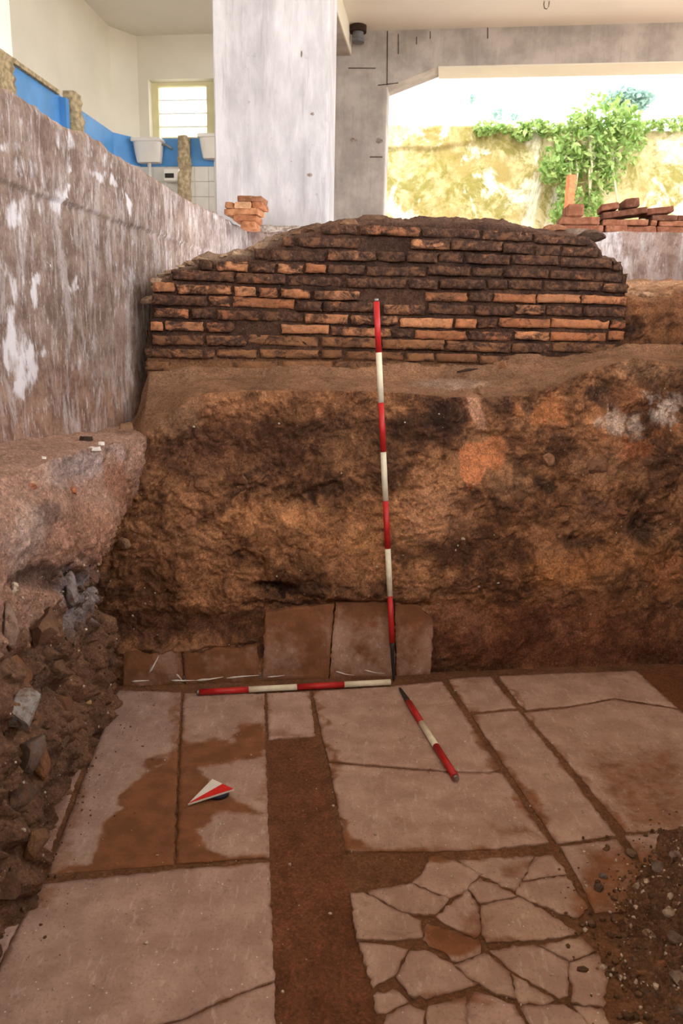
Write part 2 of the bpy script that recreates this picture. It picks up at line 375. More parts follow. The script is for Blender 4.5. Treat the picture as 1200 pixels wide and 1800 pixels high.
# ------------------------------------------------------------------ floor: soil bed, then every slab and fragment
NX, NY = 330, 330
gx = np.linspace(-1.3, 2.6, NX); gy = np.linspace(-.7, 3.6, NY); GX, GY = np.meshgrid(gx, gy, indexing='ij'); PF = np.stack([GX, GY, np.zeros_like(GX)], -1)
fx, fy = proj(PF)
strip = pmask(fx, fy, [(470, 1300), (553, 1297), (617, 1567), (668, 1810), (760, 2300), (500, 2300), (484, 1800), (474, 1515)], 6)
gap = pmask(fx, fy, [(600, 1490), (760, 1502), (745, 1535), (700, 1560), (615, 1570)], 6)
right = pmask(fx, fy, [(1118, 1178), (1300, 1350), (1500, 1300), (1300, 1150)], 6)
z = -.0045 - .008*np.maximum(strip, gap) - .004*right + fbm(PF, 5, 4, 3)*(.0006+.003*np.maximum(strip, right)) + fbm(PF, 30, 3, 5)*.0008
mound = np.zeros_like(GX)
PF[..., 2] = z
n = fbm(PF, 4, 5, 20)[..., None]; n2 = fbm(PF, 16, 4, 23)[..., None]
cfl = lin(118, 80, 54)*(1+.3*n+.25*n2)
m = strip[..., None]; cfl = cfl*(1-m)+lin(120, 76, 51)*(1+.3*n+.3*n2)*m
m = right[..., None]; cfl = cfl*(1-m)+lin(118, 72, 46)*(1+.25*n)*m
m = sstep(.02, .25, mound)[..., None]; cfl = cfl*(1-m)+lin(104, 74, 54)*(1+.5*n+.4*n2)*m
# thin reddish bedding ridges running along the empty strip
along = pmask(fx, fy, [(553, 1620), (560, 1620), (582, 1800), (570, 1800)], 3)+pmask(fx, fy, [(508, 1640), (514, 1640), (520, 1760), (512, 1760)], 3)
cfl = cfl*(1-.35*along[..., None])+lin(140, 84, 58)*.35*along[..., None]; PF[..., 2] += .003*along
floor = gridobj('floor', PF, MAT_FLOOR_EARTH, None, np.clip(cfl, .01, .9)); tag(floor, 'trampled brown soil floor of the trench under the slabs', kind='structure')

MUD = [  # mud lying on the slabs: outlines in which the earth film covers the stone
    ([(80, 1540), (150, 1512), (165, 1480), (195, 1425), (225, 1380), (265, 1340), (300, 1312), (320, 1300), (345, 1300), (395, 1305), (410, 1272), (470, 1268), (472, 1330), (400, 1342), (352, 1352), (372, 1392), (465, 1425), (380, 1437), (355, 1458), (368, 1487), (392, 1504), (475, 1506), (475, 1516), (300, 1530)], 1., 7),
    ([(545, 1210), (556, 1212), (572, 1290), (600, 1390), (612, 1470), (660, 1490), (770, 1495), (850, 1490), (965, 1488), (975, 1500), (760, 1512), (600, 1500)], .9, 7),
    ([(775, 1188), (790, 1190), (985, 1470), (970, 1490), (955, 1470), (880, 1370), (850, 1325)], .75, 7),
    ([(862, 1185), (876, 1185), (990, 1325), (1105, 1465), (1080, 1470), (985, 1345)], .7, 5),
    ([(1000, 1300), (1100, 1310), (1210, 1300), (1240, 1480), (1110, 1470), (1060, 1400)], .62, 40),
    ([(840, 1430), (870, 1445), (930, 1450), (965, 1485), (860, 1465)], .6, 10),
    ([(680, 1430), (700, 1425), (710, 1445), (690, 1450)], .55, 8),
    ([(930, 1300), (990, 1290), (1000, 1330), (950, 1320)], .3, 10),
    ([(745, 1305), (770, 1290), (785, 1320), (760, 1330)], .4, 10),
    ([(740, 1630), (770, 1622), (850, 1650), (850, 1680), (800, 1692), (745, 1660)], .95, 8),
    ([(815, 1590), (860, 1600), (850, 1660), (790, 1640)], .6, 12),
    ([(840, 1655), (960, 1650), (1000, 1668), (860, 1675)], .7, 8),
    ([(720, 1750), (800, 1735), (900, 1760), (760, 1770)], .7, 8),
    ([(1020, 1480), (1120, 1480), (1300, 1460), (1300, 1900), (1090, 1900), (1050, 1700), (1000, 1620)], .75, 30),
    ([(165, 1290), (190, 1222), (330, 1222), (310, 1240), (205, 1255)], .35, 20),
    ([(100, 1600), (40, 1600), (150, 1300), (172, 1300)], .55, 12),
    ([(120, 1290), (60, 1420), (20, 1600), (90, 1520), (150, 1330)], .5, 14),
    ([(300, 1215), (330, 1215), (318, 1350), (300, 1350)], .6, 7),
    ([(455, 1215), (475, 1215), (484, 1500), (462, 1500)], .55, 6),
    ([(880, 1520), (935, 1510), (915, 1555), (890, 1550)], .6, 8),
    ([(470, 1285), (555, 1285), (556, 1300), (470, 1300)], .6, 5),
    ([(215, 1190), (780, 1175), (1200, 1155), (1200, 1180), (780, 1200), (215, 1222)], .55, 8),
]
def dirt_at(X, Y, P):
    wx = fbm(P, 14, 4, 40)*26; wy = fbm(P, 14, 4, 50)*16
    d = .10+.26*fbm(P, 4.5, 5, 45, .6)+.10*fbm(P, 30, 3, 47)
    for poly, amt, soft in MUD: d = np.maximum(d, amt*pmask(X+wx, Y+wy, poly, soft+4))
    return d
def densify(poly, step, jit, seed):
    out = []; r = np.random.default_rng(seed); n = len(poly)
    for i in range(n):
        a = np.array(poly[i]); b = np.array(poly[(i+1) % n]); L = np.linalg.norm(b-a); k = max(1, int(L/step)); nrm = np.array([-(b-a)[1], (b-a)[0]])/(L+1e-9)
        for q in range(k):
            p = a+(b-a)*q/k
            if q: p = p+nrm*r.normal(0, jit)
            out.append(p)
    return out
def slab(name, px, ztop=0., thick=.03, step=.014, tone=(1, 1, 1), seed=0, jit=.0016, shrink=1.):
    w2 = [az(x, y, ztop)[:2] for x, y in px]; c = np.mean(w2, 0); w2 = [c+(p-c)*shrink for p in w2]
    area = sum(a[0]*b[1]-b[0]*a[1] for a, b in zip(w2, w2[1:]+w2[:1]))
    if area < 0: w2 = w2[::-1]
    bd = densify(w2, step, jit, seed); nb = len(bd); bd = np.array(bd); mn, mx = bd.min(0), bd.max(0)
    gxx, gyy = np.meshgrid(np.arange(mn[0], mx[0], step), np.arange(mn[1], mx[1], step)); pts = np.stack([gxx.ravel(), gyy.ravel()], 1)+np.random.default_rng(seed).uniform(-.2, .2, (gxx.size, 2))*step
    ins = np.zeros(len(pts), bool); dmin = np.full(len(pts), 9.)
    for i in range(nb):
        ax, ay_ = bd[i]; bx, by = bd[(i+1) % nb]
        ins ^= ((ay_ > pts[:, 1]) != (by > pts[:, 1])) & (pts[:, 0] < (bx-ax)*(pts[:, 1]-ay_)/(by-ay_+1e-12)+ax)
        t = np.clip(((pts[:, 0]-ax)*(bx-ax)+(pts[:, 1]-ay_)*(by-ay_))/((bx-ax)**2+(by-ay_)**2+1e-12), 0, 1)
        dmin = np.minimum(dmin, np.hypot(pts[:, 0]-ax-t*(bx-ax), pts[:, 1]-ay_-t*(by-ay_)))
    keep = ins & (dmin > step*.45); inn = pts[keep]; dk = dmin[keep]
    allp = np.vstack([bd, inn]) if len(inn) else bd
    r = delaunay_2d_cdt([Vector(p) for p in allp], [(i, (i+1) % nb) for i in range(nb)], [], 1, 1e-6)
    vo = np.array([v[:] for v in r[0]]); fo = [tuple(f) for f in r[2]]; orig = r[3]
    edge = np.array([any(o < nb for o in og) for og in orig]); de = np.array([0. if e_ else dk[og[0]-nb] for e_, og in zip(edge, orig)])
    P = np.column_stack([vo, np.full(len(vo), ztop)]); tilt = np.random.default_rng(seed+1).normal(0, .0015, 2)
    P[:, 2] += (P[:, 0]-c[0])*tilt[0]+(P[:, 1]-c[1])*tilt[1]+fbm(P, 9, 3, 31)*.0012-np.where(edge, .0012, 0)
    X, Y = proj(P); D = dirt_at(X, Y, P); D = np.maximum(D, .66*np.exp(-de/.009)*(.6+.5*fbm(P, 25, 3, 61)))
    loop = [i for i in range(len(vo)) if edge[i]]; order = {}
    for i, og in enumerate(orig):
        for o in og:
            if o < nb: order[o] = i
    ring = [order[k] for k in range(nb) if k in order]; nv = len(P)
    low = P[ring].copy(); low[:, 2] = ztop-thick; V = np.vstack([P, low]); D = np.concatenate([D, np.full(len(low), .8)]); k = len(ring)
    faces = fo+[(ring[(i+1) % k], ring[i], nv+i, nv+(i+1) % k) for i in range(k)]
    o = meshobj(name, V, faces, MAT_SLAB, floor, False, None, D); o.color = (*tone, 1)
    me = o.data; sm = np.zeros(len(me.polygons), bool); sm[:len(fo)] = True; me.polygons.foreach_set('use_smooth', sm[:len(me.polygons)]); return o
SLABS = [
    [(168, 1285), (158, 1310), (72, 1540), (0, 1690), (-120, 1690), (20, 1285)],
    [(206, 1213), (318, 1217), (311, 1350), (305, 1519), (82, 1535), (172, 1300)],
    [(322, 1217), (464, 1217), (467, 1330), (473, 1506), (309, 1518), (315, 1350)],
    [(68, 1553), (300, 1529), (474, 1515), (480, 1690), (482, 1722), (415, 1746), (330, 1786), (280, 1800), (150, 1860), (-110, 1830), (-5, 1705)],
    [(482, 1727), (417, 1749), (332, 1789), (284, 1803), (160, 1862), (180, 1960), (489, 1960)],
    [(469, 1218), (544, 1214), (553, 1294), (471, 1298)],
    [(549, 1213), (690, 1205), (776, 1196), (812, 1250), (865, 1330), (880, 1353), (850, 1357), (800, 1355), (690, 1347), (578, 1337), (566, 1296)],
    [(578, 1340), (690, 1350), (800, 1358), (882, 1357), (964, 1480), (870, 1492), (760, 1496), (608, 1494), (590, 1400)],
    [(787, 1193), (861, 1188), (907, 1244), (824, 1252)],
    [(828, 1256), (911, 1248), (985, 1340), (1082, 1468), (978, 1482), (900, 1365)],
    [(984, 1487), (1084, 1474), (1125, 1530), (1120, 1600), (1045, 1605), (1020, 1550)],
    [(874, 1188), (1000, 1182), (1118, 1178), (1190, 1243), (1080, 1226), (1000, 1240), (925, 1247), (915, 1240)],
    [(920, 1252), (1000, 1243), (1080, 1229), (1194, 1247), (1270, 1310), (1290, 1450), (1100, 1462), (1000, 1342)],
    [(1098, 1468), (1300, 1455), (1310, 1530), (1130, 1520), (1112, 1490)],
]
TONES = [(.9, .88, .92), (.98, .98, 1), (1, .98, .97), (1.02, 1.0, 1.02), (1.0, .98, 1), (1.08, 1.06, 1.07), (1.03, 1, .98), (1.03, 1.0, .98), (1.04, 1.02, 1), (1.02, .99, .96), (1, 1, 1.02), (1.04, 1, .97), (1.02, .97, .92), (.95, .95, .97)]
for i, p in enumerate(SLABS): slab('paving_slab', p, 0., tone=TONES[i], seed=100+i)
FRAGS = [
    [(617, 1570), (640, 1569), (683, 1593), (737, 1617), (740, 1645), (690, 1650), (628, 1647)],
    [(648, 1566), (697, 1557), (723, 1552), (760, 1570), (787, 1579), (763, 1606), (717, 1602), (683, 1588)],
    [(727, 1550), (745, 1530), (757, 1505), (783, 1505), (817, 1523), (846, 1535), (820, 1561), (790, 1576)],
    [(767, 1610), (820, 1565), (837, 1584), (844, 1635), (833, 1648), (777, 1618)],
    [(744, 1651), (752, 1624), (772, 1628), (842, 1653), (842, 1675), (802, 1688)],
    [(632, 1657), (690, 1662), (716, 1669), (690, 1715), (657, 1733), (647, 1712)],
    [(722, 1672), (747, 1671), (793, 1694), (838, 1727), (800, 1739), (757, 1752), (729, 1750), (698, 1716)],
    [(657, 1750), (690, 1738), (716, 1760), (678, 1780), (663, 1778)],
    [(800, 1696), (851, 1676), (894, 1707), (905, 1751), (862, 1739), (832, 1722)],
    [(900, 1712), (908, 1717), (973, 1757), (960, 1763), (911, 1761)],
    [(862, 1671), (937, 1660), (996, 1690), (996, 1747), (981, 1753), (902, 1706)],
    [(848, 1591), (911, 1577), (949, 1596), (1011, 1639), (945, 1650), (857, 1654), (849, 1640)],
    [(823, 1560), (845, 1543), (895, 1566), (906, 1574), (845, 1586)],
    [(808, 1512), (877, 1507), (936, 1505), (915, 1549), (903, 1564), (847, 1538)],
    [(941, 1506), (971, 1501), (994, 1535), (920, 1546)],
    [(916, 1552), (994, 1539), (1031, 1595), (1013, 1610), (952, 1591), (909, 1571)],
    [(837, 1743), (862, 1750), (903, 1765), (911, 1783), (945, 1830), (815, 1840), (826, 1762)],
    [(754, 1769), (817, 1751), (820, 1805), (812, 1840), (745, 1840)],
    [(916, 1768), (990, 1765), (1034, 1791), (1050, 1830), (955, 1832)],
    [(1002, 1693), (1050, 1676), (1068, 1715), (1060, 1766), (1005, 1759)],
    [(977, 1656), (1018, 1645), (1045, 1670), (1001, 1687), (947, 1660)],
    [(1009, 1768), (1057, 1772), (1085, 1830), (1056, 1830)],
    [(680, 1783), (720, 1766), (746, 1777), (738, 1838), (675, 1838)],
]
for i, p in enumerate(FRAGS):
    t = .97+.07*rng.random(); slab('slab_fragment', p, rng.uniform(-.002, .003), .025, .012, (t, t*rng.uniform(.97, 1), t*rng.uniform(.95, 1.02)), 300+i, .0026, 1.045)

# ------------------------------------------------------------------ back section of soil with its ledge
NS, NV1, NV2 = 800, 300, 80
s = np.linspace(-.35, 3.0, NS); ze = z_edge(s); zb = z_back(s)
S = np.repeat(s[:, None], NV1+NV2, 1); B = np.zeros_like(S); Z = np.zeros_like(S)
for k in range(NV1):
    t = k/(NV1-1); zz = ze*t
    Z[:, k] = zz-.02*(t == 0); lowb = .035*sstep(.42, .30, zz)*sstep(.9, 1.3, s)   # the lower plastered footing stands a little back
    bell = .015-.04*sstep(.30, .40, zz)*(1-sstep(.40, .62, zz)) * np.exp(-((s-1.0)/.5)**2)
    B[:, k] = bell+.13*t**1.6 - .0*lowb
for k in range(NV2):
    t = (k+1)/NV2; tt = t**.8
    B[:, NV1+k] = .145+tt*(BW+.35-.145); q = np.clip((B[:, NV1+k]-.145)/(BW-.145), 0, 1.6)
    Z[:, NV1+k] = ze+(zb-ze)*np.minimum(q, 1)+.02*np.sin(np.pi*np.minimum(q, 1))*-1*sstep(.8, 1.2, s)*sstep(2.2, 1.9, s)
round_ = np.clip(1-np.abs(np.arange(NV1+NV2)-NV1)/14., 0, 1)[None, :]
Z = Z-.012*round_; B = B+.0*round_
Z = Z+(.03+.035*fbm(np.stack([S, S*0, S*0], -1), 5, 4, 980))*sstep(.10, .0, np.abs(B-BW-.02))*(S > .05)
P = sec(S, B, Z); X, Y = proj(P)
isledge = np.zeros_like(S); isledge[:, NV1:] = 1
nz1 = fbm(P, 5, 4, 60); nz2 = fbm(P, 15, 4, 63); nz3 = fbm(P, 48, 3, 66); rd = ridged(P, 9, 3, 70)
smooth_m = np.clip(ell(X, Y, (852, 808, 46, 46, 0), .2)+ell(X, Y, (835, 718, 20, 40, -15), .3)+ell(X, Y, (295, 705, 55, 50, -25), .3)+ell(X, Y, (605, 800, 18, 26, 10), .4)+.7*ell(X, Y, (990, 1120, 260, 60, 0), .3)+.8*pmask(X, Y, [(466, 1060), (760, 1056), (762, 1192), (210, 1205), (215, 1140)], 10), 0, 1)
amp = (1-.85*smooth_m)*(1-.55*isledge)
Pw = warp(P, 9, .05, 900); fine = fbm(Pw, 30, 5, 905, .68); crumb = np.clip(.45-worley(Pw, 34, 910), -.3, .4); big = fbm(Pw, 3.2, 6, 915, .6)
out = amp*(.055*big+.016*nz2+.016*fine+.016*crumb+.010*rd)
HOLES = [(440, 985, 30, 12, 15, .05), (495, 1040, 45, 12, 8, .06), (300, 1100, 130, 26, 0, .05), (1000, 860, 30, 18, 20, .03), (1135, 930, 34, 24, 10, .05), (1030, 955, 30, 18, 0, .04), (545, 870, 60, 12, -20, .03), (470, 885, 60, 8, -38, .02),
         (880, 765, 40, 8, 0, .02), (780, 740, 20, 50, 15, .02), (960, 720, 25, 30, 0, .02), (1075, 690, 20, 20, 0, .03), (230, 810, 12, 40, -20, .03), (420, 880, 90, 8, -30, .02)]
for cx, cy, rx, ry, a, dpt in HOLES: out -= dpt*ell(X+nz2*14, Y+nz2*10, (cx, cy, rx, ry, a), .6)
BUMPS = [(540, 1050, 90, 9, -4, .035), (680, 1047, 90, 9, 2, .035), (330, 1132, 120, 8, -4, .03), (500, 930, 90, 34, 12, .03), (640, 920, 90, 50, 0, .02), (760, 905, 60, 45, 0, .02), (560, 1005, 100, 20, 10, .03), (1000, 1015, 200, 22, 0, .018), (1120, 820, 120, 60, 0, .02), (350, 880, 70, 50, 20, .02), (1090, 730, 80, 60, 0, .03), (400, 715, 80, 25, 0, .015), (700, 725, 60, 30, 0, .012)]
for cx, cy, rx, ry, a, dpt in BUMPS: out += dpt*ell(X+nz2*20, Y+nz2*14, (cx, cy, rx, ry, a), .8)
out -= .022*smooth_m*ell(X, Y, (852, 808, 50, 50, 0), .3)
nface = np.where(isledge > 0, 0., 1.)
nface = np.clip(1-(np.arange(NV1+NV2)-NV1+8)/20., 0, 1)[None, :]*np.ones_like(S)
P = P-EB*(out*nface)[..., None]*1.0+np.array([0, 0, 1.])*(out*(1-nface)*.6)[..., None]
EDARK, EMID, ELIGHT = lin(70, 46, 34), lin(132, 88, 57), lin(184, 128, 86)
k = np.clip(.5+.75*fbm(Pw, 5.5, 7, 80, .62)+.45*fbm(Pw*np.array([1, 1, 1.6]), 26, 5, 85, .65), 0, 1); k = (.6*k+.4*sstep(.25, .75, k))[..., None]
C = np.where(k < .5, EDARK+(EMID-EDARK)*k*2, EMID+(ELIGHT-EMID)*(k-.5)*2)
zt = sstep(.85, 1.15, P[..., 2]); 
wx = nz2*40+fine*34; wy = nz1*18+fine*26
def dab(C, mask, rgb, a): return C*(1-(mask*a)[..., None])+lin(*rgb)*(mask*a)[..., None]*(.55+.9*k)
DABS = [  # soil patches, with shade painted dark into the holes and recess: ellipse, colour, strength
    ((450, 760, 150, 60, 8), (88, 56, 38), .75), ((330, 800, 60, 50, 20), (84, 54, 38), .7), ((480, 820, 90, 50, 0), (90, 58, 38), .6), ((545, 868, 80, 16, -10), (72, 48, 34), .8), ((430, 862, 100, 10, -32), (76, 50, 36), .8),
    ((500, 715, 190, 26, 2), (172, 116, 76), .55), ((340, 720, 70, 22, -25), (168, 118, 82), .5), ((620, 800, 60, 40, 0), (160, 112, 74), .5), ((500, 930, 110, 44, 14), (182, 124, 80), .75), ((640, 930, 80, 60, 0), (178, 122, 78), .65), ((760, 905, 60, 48, 0), (184, 130, 92), .7),
    ((430, 985, 26, 9, 20), (58, 40, 30), .9), ((490, 1035, 50, 9, 6), (52, 36, 28), .9), ((560, 1000, 70, 26, 0), (126, 84, 54), .6), ((790, 740, 34, 54, 10), (74, 50, 38), .85), ((720, 760, 30, 26, 0), (84, 56, 40), .6), ((885, 705, 50, 22, 5), (84, 58, 42), .7), ((905, 740, 30, 26, 0), (96, 64, 44), .5),
    ((960, 715, 30, 30, 20), (178, 112, 68), .8), ((1040, 730, 14, 50, -25), (176, 116, 74), .8), ((1075, 770, 60, 10, 10), (176, 116, 78), .7), ((1085, 742, 30, 24, 40), (202, 170, 144), .9), ((1170, 716, 30, 24, -15), (206, 178, 156), .95), ((1110, 700, 26, 22, 0), (140, 88, 56), .7), ((1150, 770, 40, 8, -45), (176, 112, 70), .8),
    ((1110, 800, 20, 24, 10), (178, 106, 66), .85), ((1050, 690, 20, 24, 0), (74, 54, 42), .7), ((1130, 650, 70, 18, 5), (170, 126, 90), .5), ((955, 860, 26, 14, 0), (70, 50, 38), .8), ((1040, 895, 50, 16, 15), (92, 62, 46), .8), ((1130, 930, 36, 26, 0), (72, 52, 40), .8), ((1025, 958, 40, 18, 10), (76, 54, 40), .8), ((1085, 985, 110, 22, 0), (158, 104, 62), .5),
    ((985, 1010, 60, 22, 0), (166, 108, 62), .6), ((905, 1010, 16, 30, 0), (168, 112, 74), .7), ((840, 970, 70, 30, 0), (104, 68, 46), .6), ((1070, 820, 60, 30, 0), (140, 100, 72), .5), ((1170, 1010, 40, 40, 0), (166, 106, 66), .6), ((890, 850, 40, 26, 0), (176, 128, 90), .6),
    ((980, 1120, 260, 62, 0), (118, 72, 48), .85), ((980, 1150, 260, 24, 0), (98, 58, 38), .6), ((820, 1095, 60, 26, 20), (150, 100, 74), .5), ((985, 1105, 34, 16, 20), (148, 98, 72), .5), ((300, 1100, 130, 30, 0), (88, 56, 40), .8), ((270, 1000, 70, 60, 0), (134, 88, 56), .6), ((360, 1010, 90, 50, 0), (138, 92, 60), .5),
    ((330, 940, 60, 30, 15), (150, 104, 70), .5), ((300, 705, 56, 50, -20), (158, 116, 84), .85), ((700, 1030, 240, 14, 0), (80, 54, 40), .4),
]
for e, rgb, a in DABS: C = dab(C, ell(X+wx, Y+wy, e, .45), rgb, a)
C = dab(C, pmask(X+nz3*5, Y+nz3*5, [(808, 790), (822, 778), (850, 779), (868, 766), (886, 770), (894, 790), (888, 820), (876, 830), (862, 822), (855, 836), (835, 856), (820, 858), (810, 836), (808, 812)], 3), (186, 116, 74), .95)
C = dab(C, pmask(X+nz3*5, Y+nz3*5, [(816, 684), (838, 680), (846, 712), (858, 755), (842, 758), (828, 728)], 4), (196, 142, 108), .95)
C = dab(C, pmask(X+nz3*8, Y+nz3*8, [(215, 1142), (318, 1136), (455, 1130), (455, 1198), (215, 1206)], 8), (128, 92, 70), .55)
C = dab(C, pmask(X+nz3*10, Y+nz3*6, [(215, 1185), (300, 1190), (390, 1182), (460, 1182), (520, 1188), (520, 1198), (390, 1200), (220, 1207)], 4)*sstep(-.1, .25, nz2+nz3*.4), (205, 180, 160), .8)
# trodden ledge: dusty pale earth
led = isledge*sstep(0, .2, np.clip(B-.15, 0, 1)+.1); C = C*(1-.8*led[..., None])+(lin(142, 104, 76)*(1+.3*nz1+.3*nz2+.3*fine)[..., None])*.8*led[..., None]
C = dab(C, ell(X, Y, (790, 676, 60, 8, 0), .5)*isledge, (190, 160, 136), .5)
section = gridobj('wall_back', P, MAT_EARTH, None, np.clip(C, .008, .9), flip=False)
tag(section, 'excavated brown soil face with a dusty ledge below the brick wall', kind='structure')

# marble facing panels standing against the foot of the section
PANELS = [([(467, 1078), (520, 1068), (588, 1061), (582, 1120), (577, 1192), (460, 1197)], (.84, .72, .66), .50),
          ([(590, 1060), (640, 1057), (692, 1057), (694, 1190), (579, 1193), (584, 1130)], (.98, .88, .8), .34),
          ([(694, 1059), (735, 1064), (762, 1092), (757, 1186), (697, 1190)], (.92, .8, .72), .42),
          ([(217, 1150), (240, 1143), (262, 1152), (290, 1141), (318, 1146), (322, 1203), (217, 1208)], (.92, .82, .74), .52),
          ([(323, 1146), (350, 1150), (380, 1138), (420, 1142), (452, 1132), (456, 1197), (326, 1203)], (.85, .72, .64), .6)]
for i, (px, tone, dd) in enumerate(PANELS):
    q = [px_sec(x, y, -.004) for x, y in px]; q = [(a, max(b, -.01)) for a, b in q]
    if sum(a[0]*b[1]-b[0]*a[1] for a, b in zip(q, q[1:]+q[:1])) < 0: q = q[::-1]
    bd = np.array(densify(q, .014, .0022, 700+i)); nb = len(bd); mn, mx = bd.min(0), bd.max(0)
    gxx, gyy = np.meshgrid(np.arange(mn[0]+.007, mx[0], .013), np.arange(mn[1]+.007, mx[1], .013)); pts = np.stack([gxx.ravel(), gyy.ravel()], 1)
    ins = pmask(pts[:, 0], pts[:, 1], bd, .006) > .97
    r = delaunay_2d_cdt([Vector(p) for p in np.vstack([bd, pts[ins]])], [(a, (a+1) % nb) for a in range(nb)], [], 1, 1e-6)
    vo = np.array([v[:] for v in r[0]]); edge = np.array([any(o < nb for o in og) for og in r[3]])
    P3 = sec(vo[:, 0], np.full(len(vo), -.004), vo[:, 1]); P3 = P3-EB*((fbm(P3, 14, 3, 91)*.003)-np.where(edge, .002, 0))[:, None]
    ordr = {o: a for a, og in enumerate(r[3]) for o in og if o < nb}; ring = [ordr[a] for a in range(nb) if a in ordr]; kk = len(ring); nv = len(P3)
    V = np.vstack([P3, P3[ring]+EB*.03]); X3, Y3 = proj(P3)
    D = dd+.13+.6*fbm(P3, 10, 6, 95, .65)+.35*sstep(1110, 1062, Y3)*(i < 3)+np.where(edge, .2, 0); D = np.concatenate([D, np.full(kk, .9)])
    o = meshobj('facing_panel', V, [tuple(f) for f in r[2]]+[(ring[(a+1) % kk], ring[a], nv+a, nv+(a+1) % kk) for a in range(kk)], MAT_SLAB, section, False, None, D); o.color = (*tone, 1)

# streaks of old lime plaster left along the foot of the facing
for x0_, y0_, x1_, y1_, r_ in [(300, 1196, 345, 1196, .004), (345, 1196, 392, 1190, .005), (398, 1192, 456, 1187, .004), (262, 1182, 279, 1153, .005), (232, 1198, 262, 1196, .004), (470, 1190, 500, 1187, .003), (590, 1180, 622, 1188, .003), (310, 1185, 322, 1198, .004), (640, 1178, 676, 1184, .003)]:
    a_ = sec(np.array(px_sec(x0_, y0_, -.006)[0]), np.array(-.006), np.array(max(px_sec(x0_, y0_, -.006)[1], .006))); b_ = sec(np.array(px_sec(x1_, y1_, -.006)[0]), np.array(-.006), np.array(max(px_sec(x1_, y1_, -.006)[1], .006)))
    mid_ = (a_+b_)/2+np.array([0, 0, random.uniform(-.004, .004)]); tube('lime_streak', [a_, a_*.6+mid_*.4, mid_, b_], [r_*.3, r_*1.1, r_*.7, r_*.2], MAT_SHARD, section, 6)
# pebbles and lime lumps stuck in the section
def pebble_cloud(name, pts, rads, mat, parent, seed=0):
    bm = bmesh.new(); bmesh.ops.create_icosphere(bm, subdivisions=1, radius=1); V0 = np.array([v.co[:] for v in bm.verts]); F0 = np.array([[v.index for v in f.verts] for f in bm.faces]); bm.free()
    r = np.random.default_rng(seed); n = len(pts); sc = np.asarray(rads)[:, None, None]*r.uniform(.6, 1.3, (n, 1, 3)); jit = 1+r.normal(0, .16, (n, len(V0), 1))
    V = (V0[None]*jit*sc+np.asarray(pts)[:, None, :]).reshape(-1, 3); Fc = (F0[None]+(np.arange(n)*len(V0))[:, None, None]).reshape(-1, 3)
    o = meshobj(name, V, [tuple(map(int, f)) for f in Fc], mat, parent, False); o['kind'] = 'stuff'; return o
MAT_PEB = plain('pale_pebble', (196, 176, 156), .9, .2, var=.35, scale=35)
MAT_PEBD = plain('dark_pebble', (104, 76, 56), .9, .2, var=.5, scale=35)
rows = rng.integers(0, NS, 500); colr = rng.integers(5, NV1-5, 500)
pts = P[rows, colr]; vis = (proj(pts)[0] < 1260) & (proj(pts)[0] > 190); pts = pts[vis]
pebble_cloud('pebbles', pts[:330], rng.gamma(1.6, .0011, len(pts[:330])).clip(.0008, .005), MAT_PEB, section, 1)
for i, (x, y, rr, tone) in enumerate([(717, 992, .010, (222, 206, 190)), (820, 952, .008, (226, 214, 200)), (905, 645, .02, (170, 120, 84)), (275, 1165, .012, (222, 206, 196)), (1038, 720, .03, (170, 122, 88)), (1095, 905, .045, (150, 98, 70)), (925, 880, .03, (120, 84, 62)), (1060, 822, .05, (156, 112, 84)), (355, 860, .035, (150, 104, 74)), (640, 985, .02, (140, 98, 72)), (700, 830, .02, (120, 84, 62)), (215, 960, .03, (180, 140, 110)), (560, 985, .018, (150, 112, 86)), (1145, 815, .04, (128, 92, 70)), (980, 815, .035, (158, 114, 84)), (425, 850, .03, (126, 86, 62)), (860, 690, .025, (160, 118, 88))]):
    a, zz = px_sec(x, y, 0); bb = .13*(max(zz, 0)/1.2)**1.6+.008; rock('stone', sec(np.array(a), np.array(bb), np.array(zz)), rr, section, tone, 2, 40+i, squash=(1, .7, .8))

# ------------------------------------------------------------------ left bank of soil and rubble
FY = np.array([.3, 1.2, 1.532, 1.817, 2.1, 2.514, 3.0, 3.4]); FXv = np.array([-.74, -.75, -.765, -.785, -.815, -.868, -.905, -.92])
LY = np.array([.3, 1.9, 2.05, 2.35, 2.6, 2.9, 3.4]); LXv = np.array([-.86, -.86, -.845, -.84, -.80, -.79, -.78])
NT, NA, NL = 420, 210, 60
ty = np.linspace(.35, 3.32, NT); PB = np.zeros((NT, NA+NL, 3)); x0 = np.interp(ty, FY, FXv); x1 = np.interp(ty, LY, LXv); zl = 1.055-.035*sstep(2.4, 3.2, ty)
WX = lambda y: -1.115+.1655*(y-2.43)
for k_ in range(NA):
    t = k_/(NA-1); prof = .022*np.exp(-((t-.34)/.2)**2)*-1+.016*np.exp(-((t-.75)/.2)**2)
    PB[:, k_, 0] = x0+(x1-x0)*t+prof-.12*np.exp(-((t-.5)/.22)**2)*sstep(2.35, 2.95, ty)-.06*(1-t)*sstep(2.7, 3.1, ty)*0; PB[:, k_, 1] = ty; PB[:, k_, 2] = zl*t-.02*(t == 0)
for k_ in range(NL):
    t = (k_+1)/NL; PB[:, NA+k_, 0] = x1+(WX(ty)-.06-x1)*t; PB[:, NA+k_, 1] = ty; PB[:, NA+k_, 2] = zl+.015*t-.012*math.exp(-t*8)
XB, YB = proj(PB); n1 = fbm(PB, 4, 4, 130); n2 = fbm(PB, 12, 4, 133); n3 = fbm(PB, 42, 3, 136); rg = ridged(PB, 7, 3, 140)
lowm = sstep(.84, .52, PB[..., 2]+.12*n2+.05*n3)
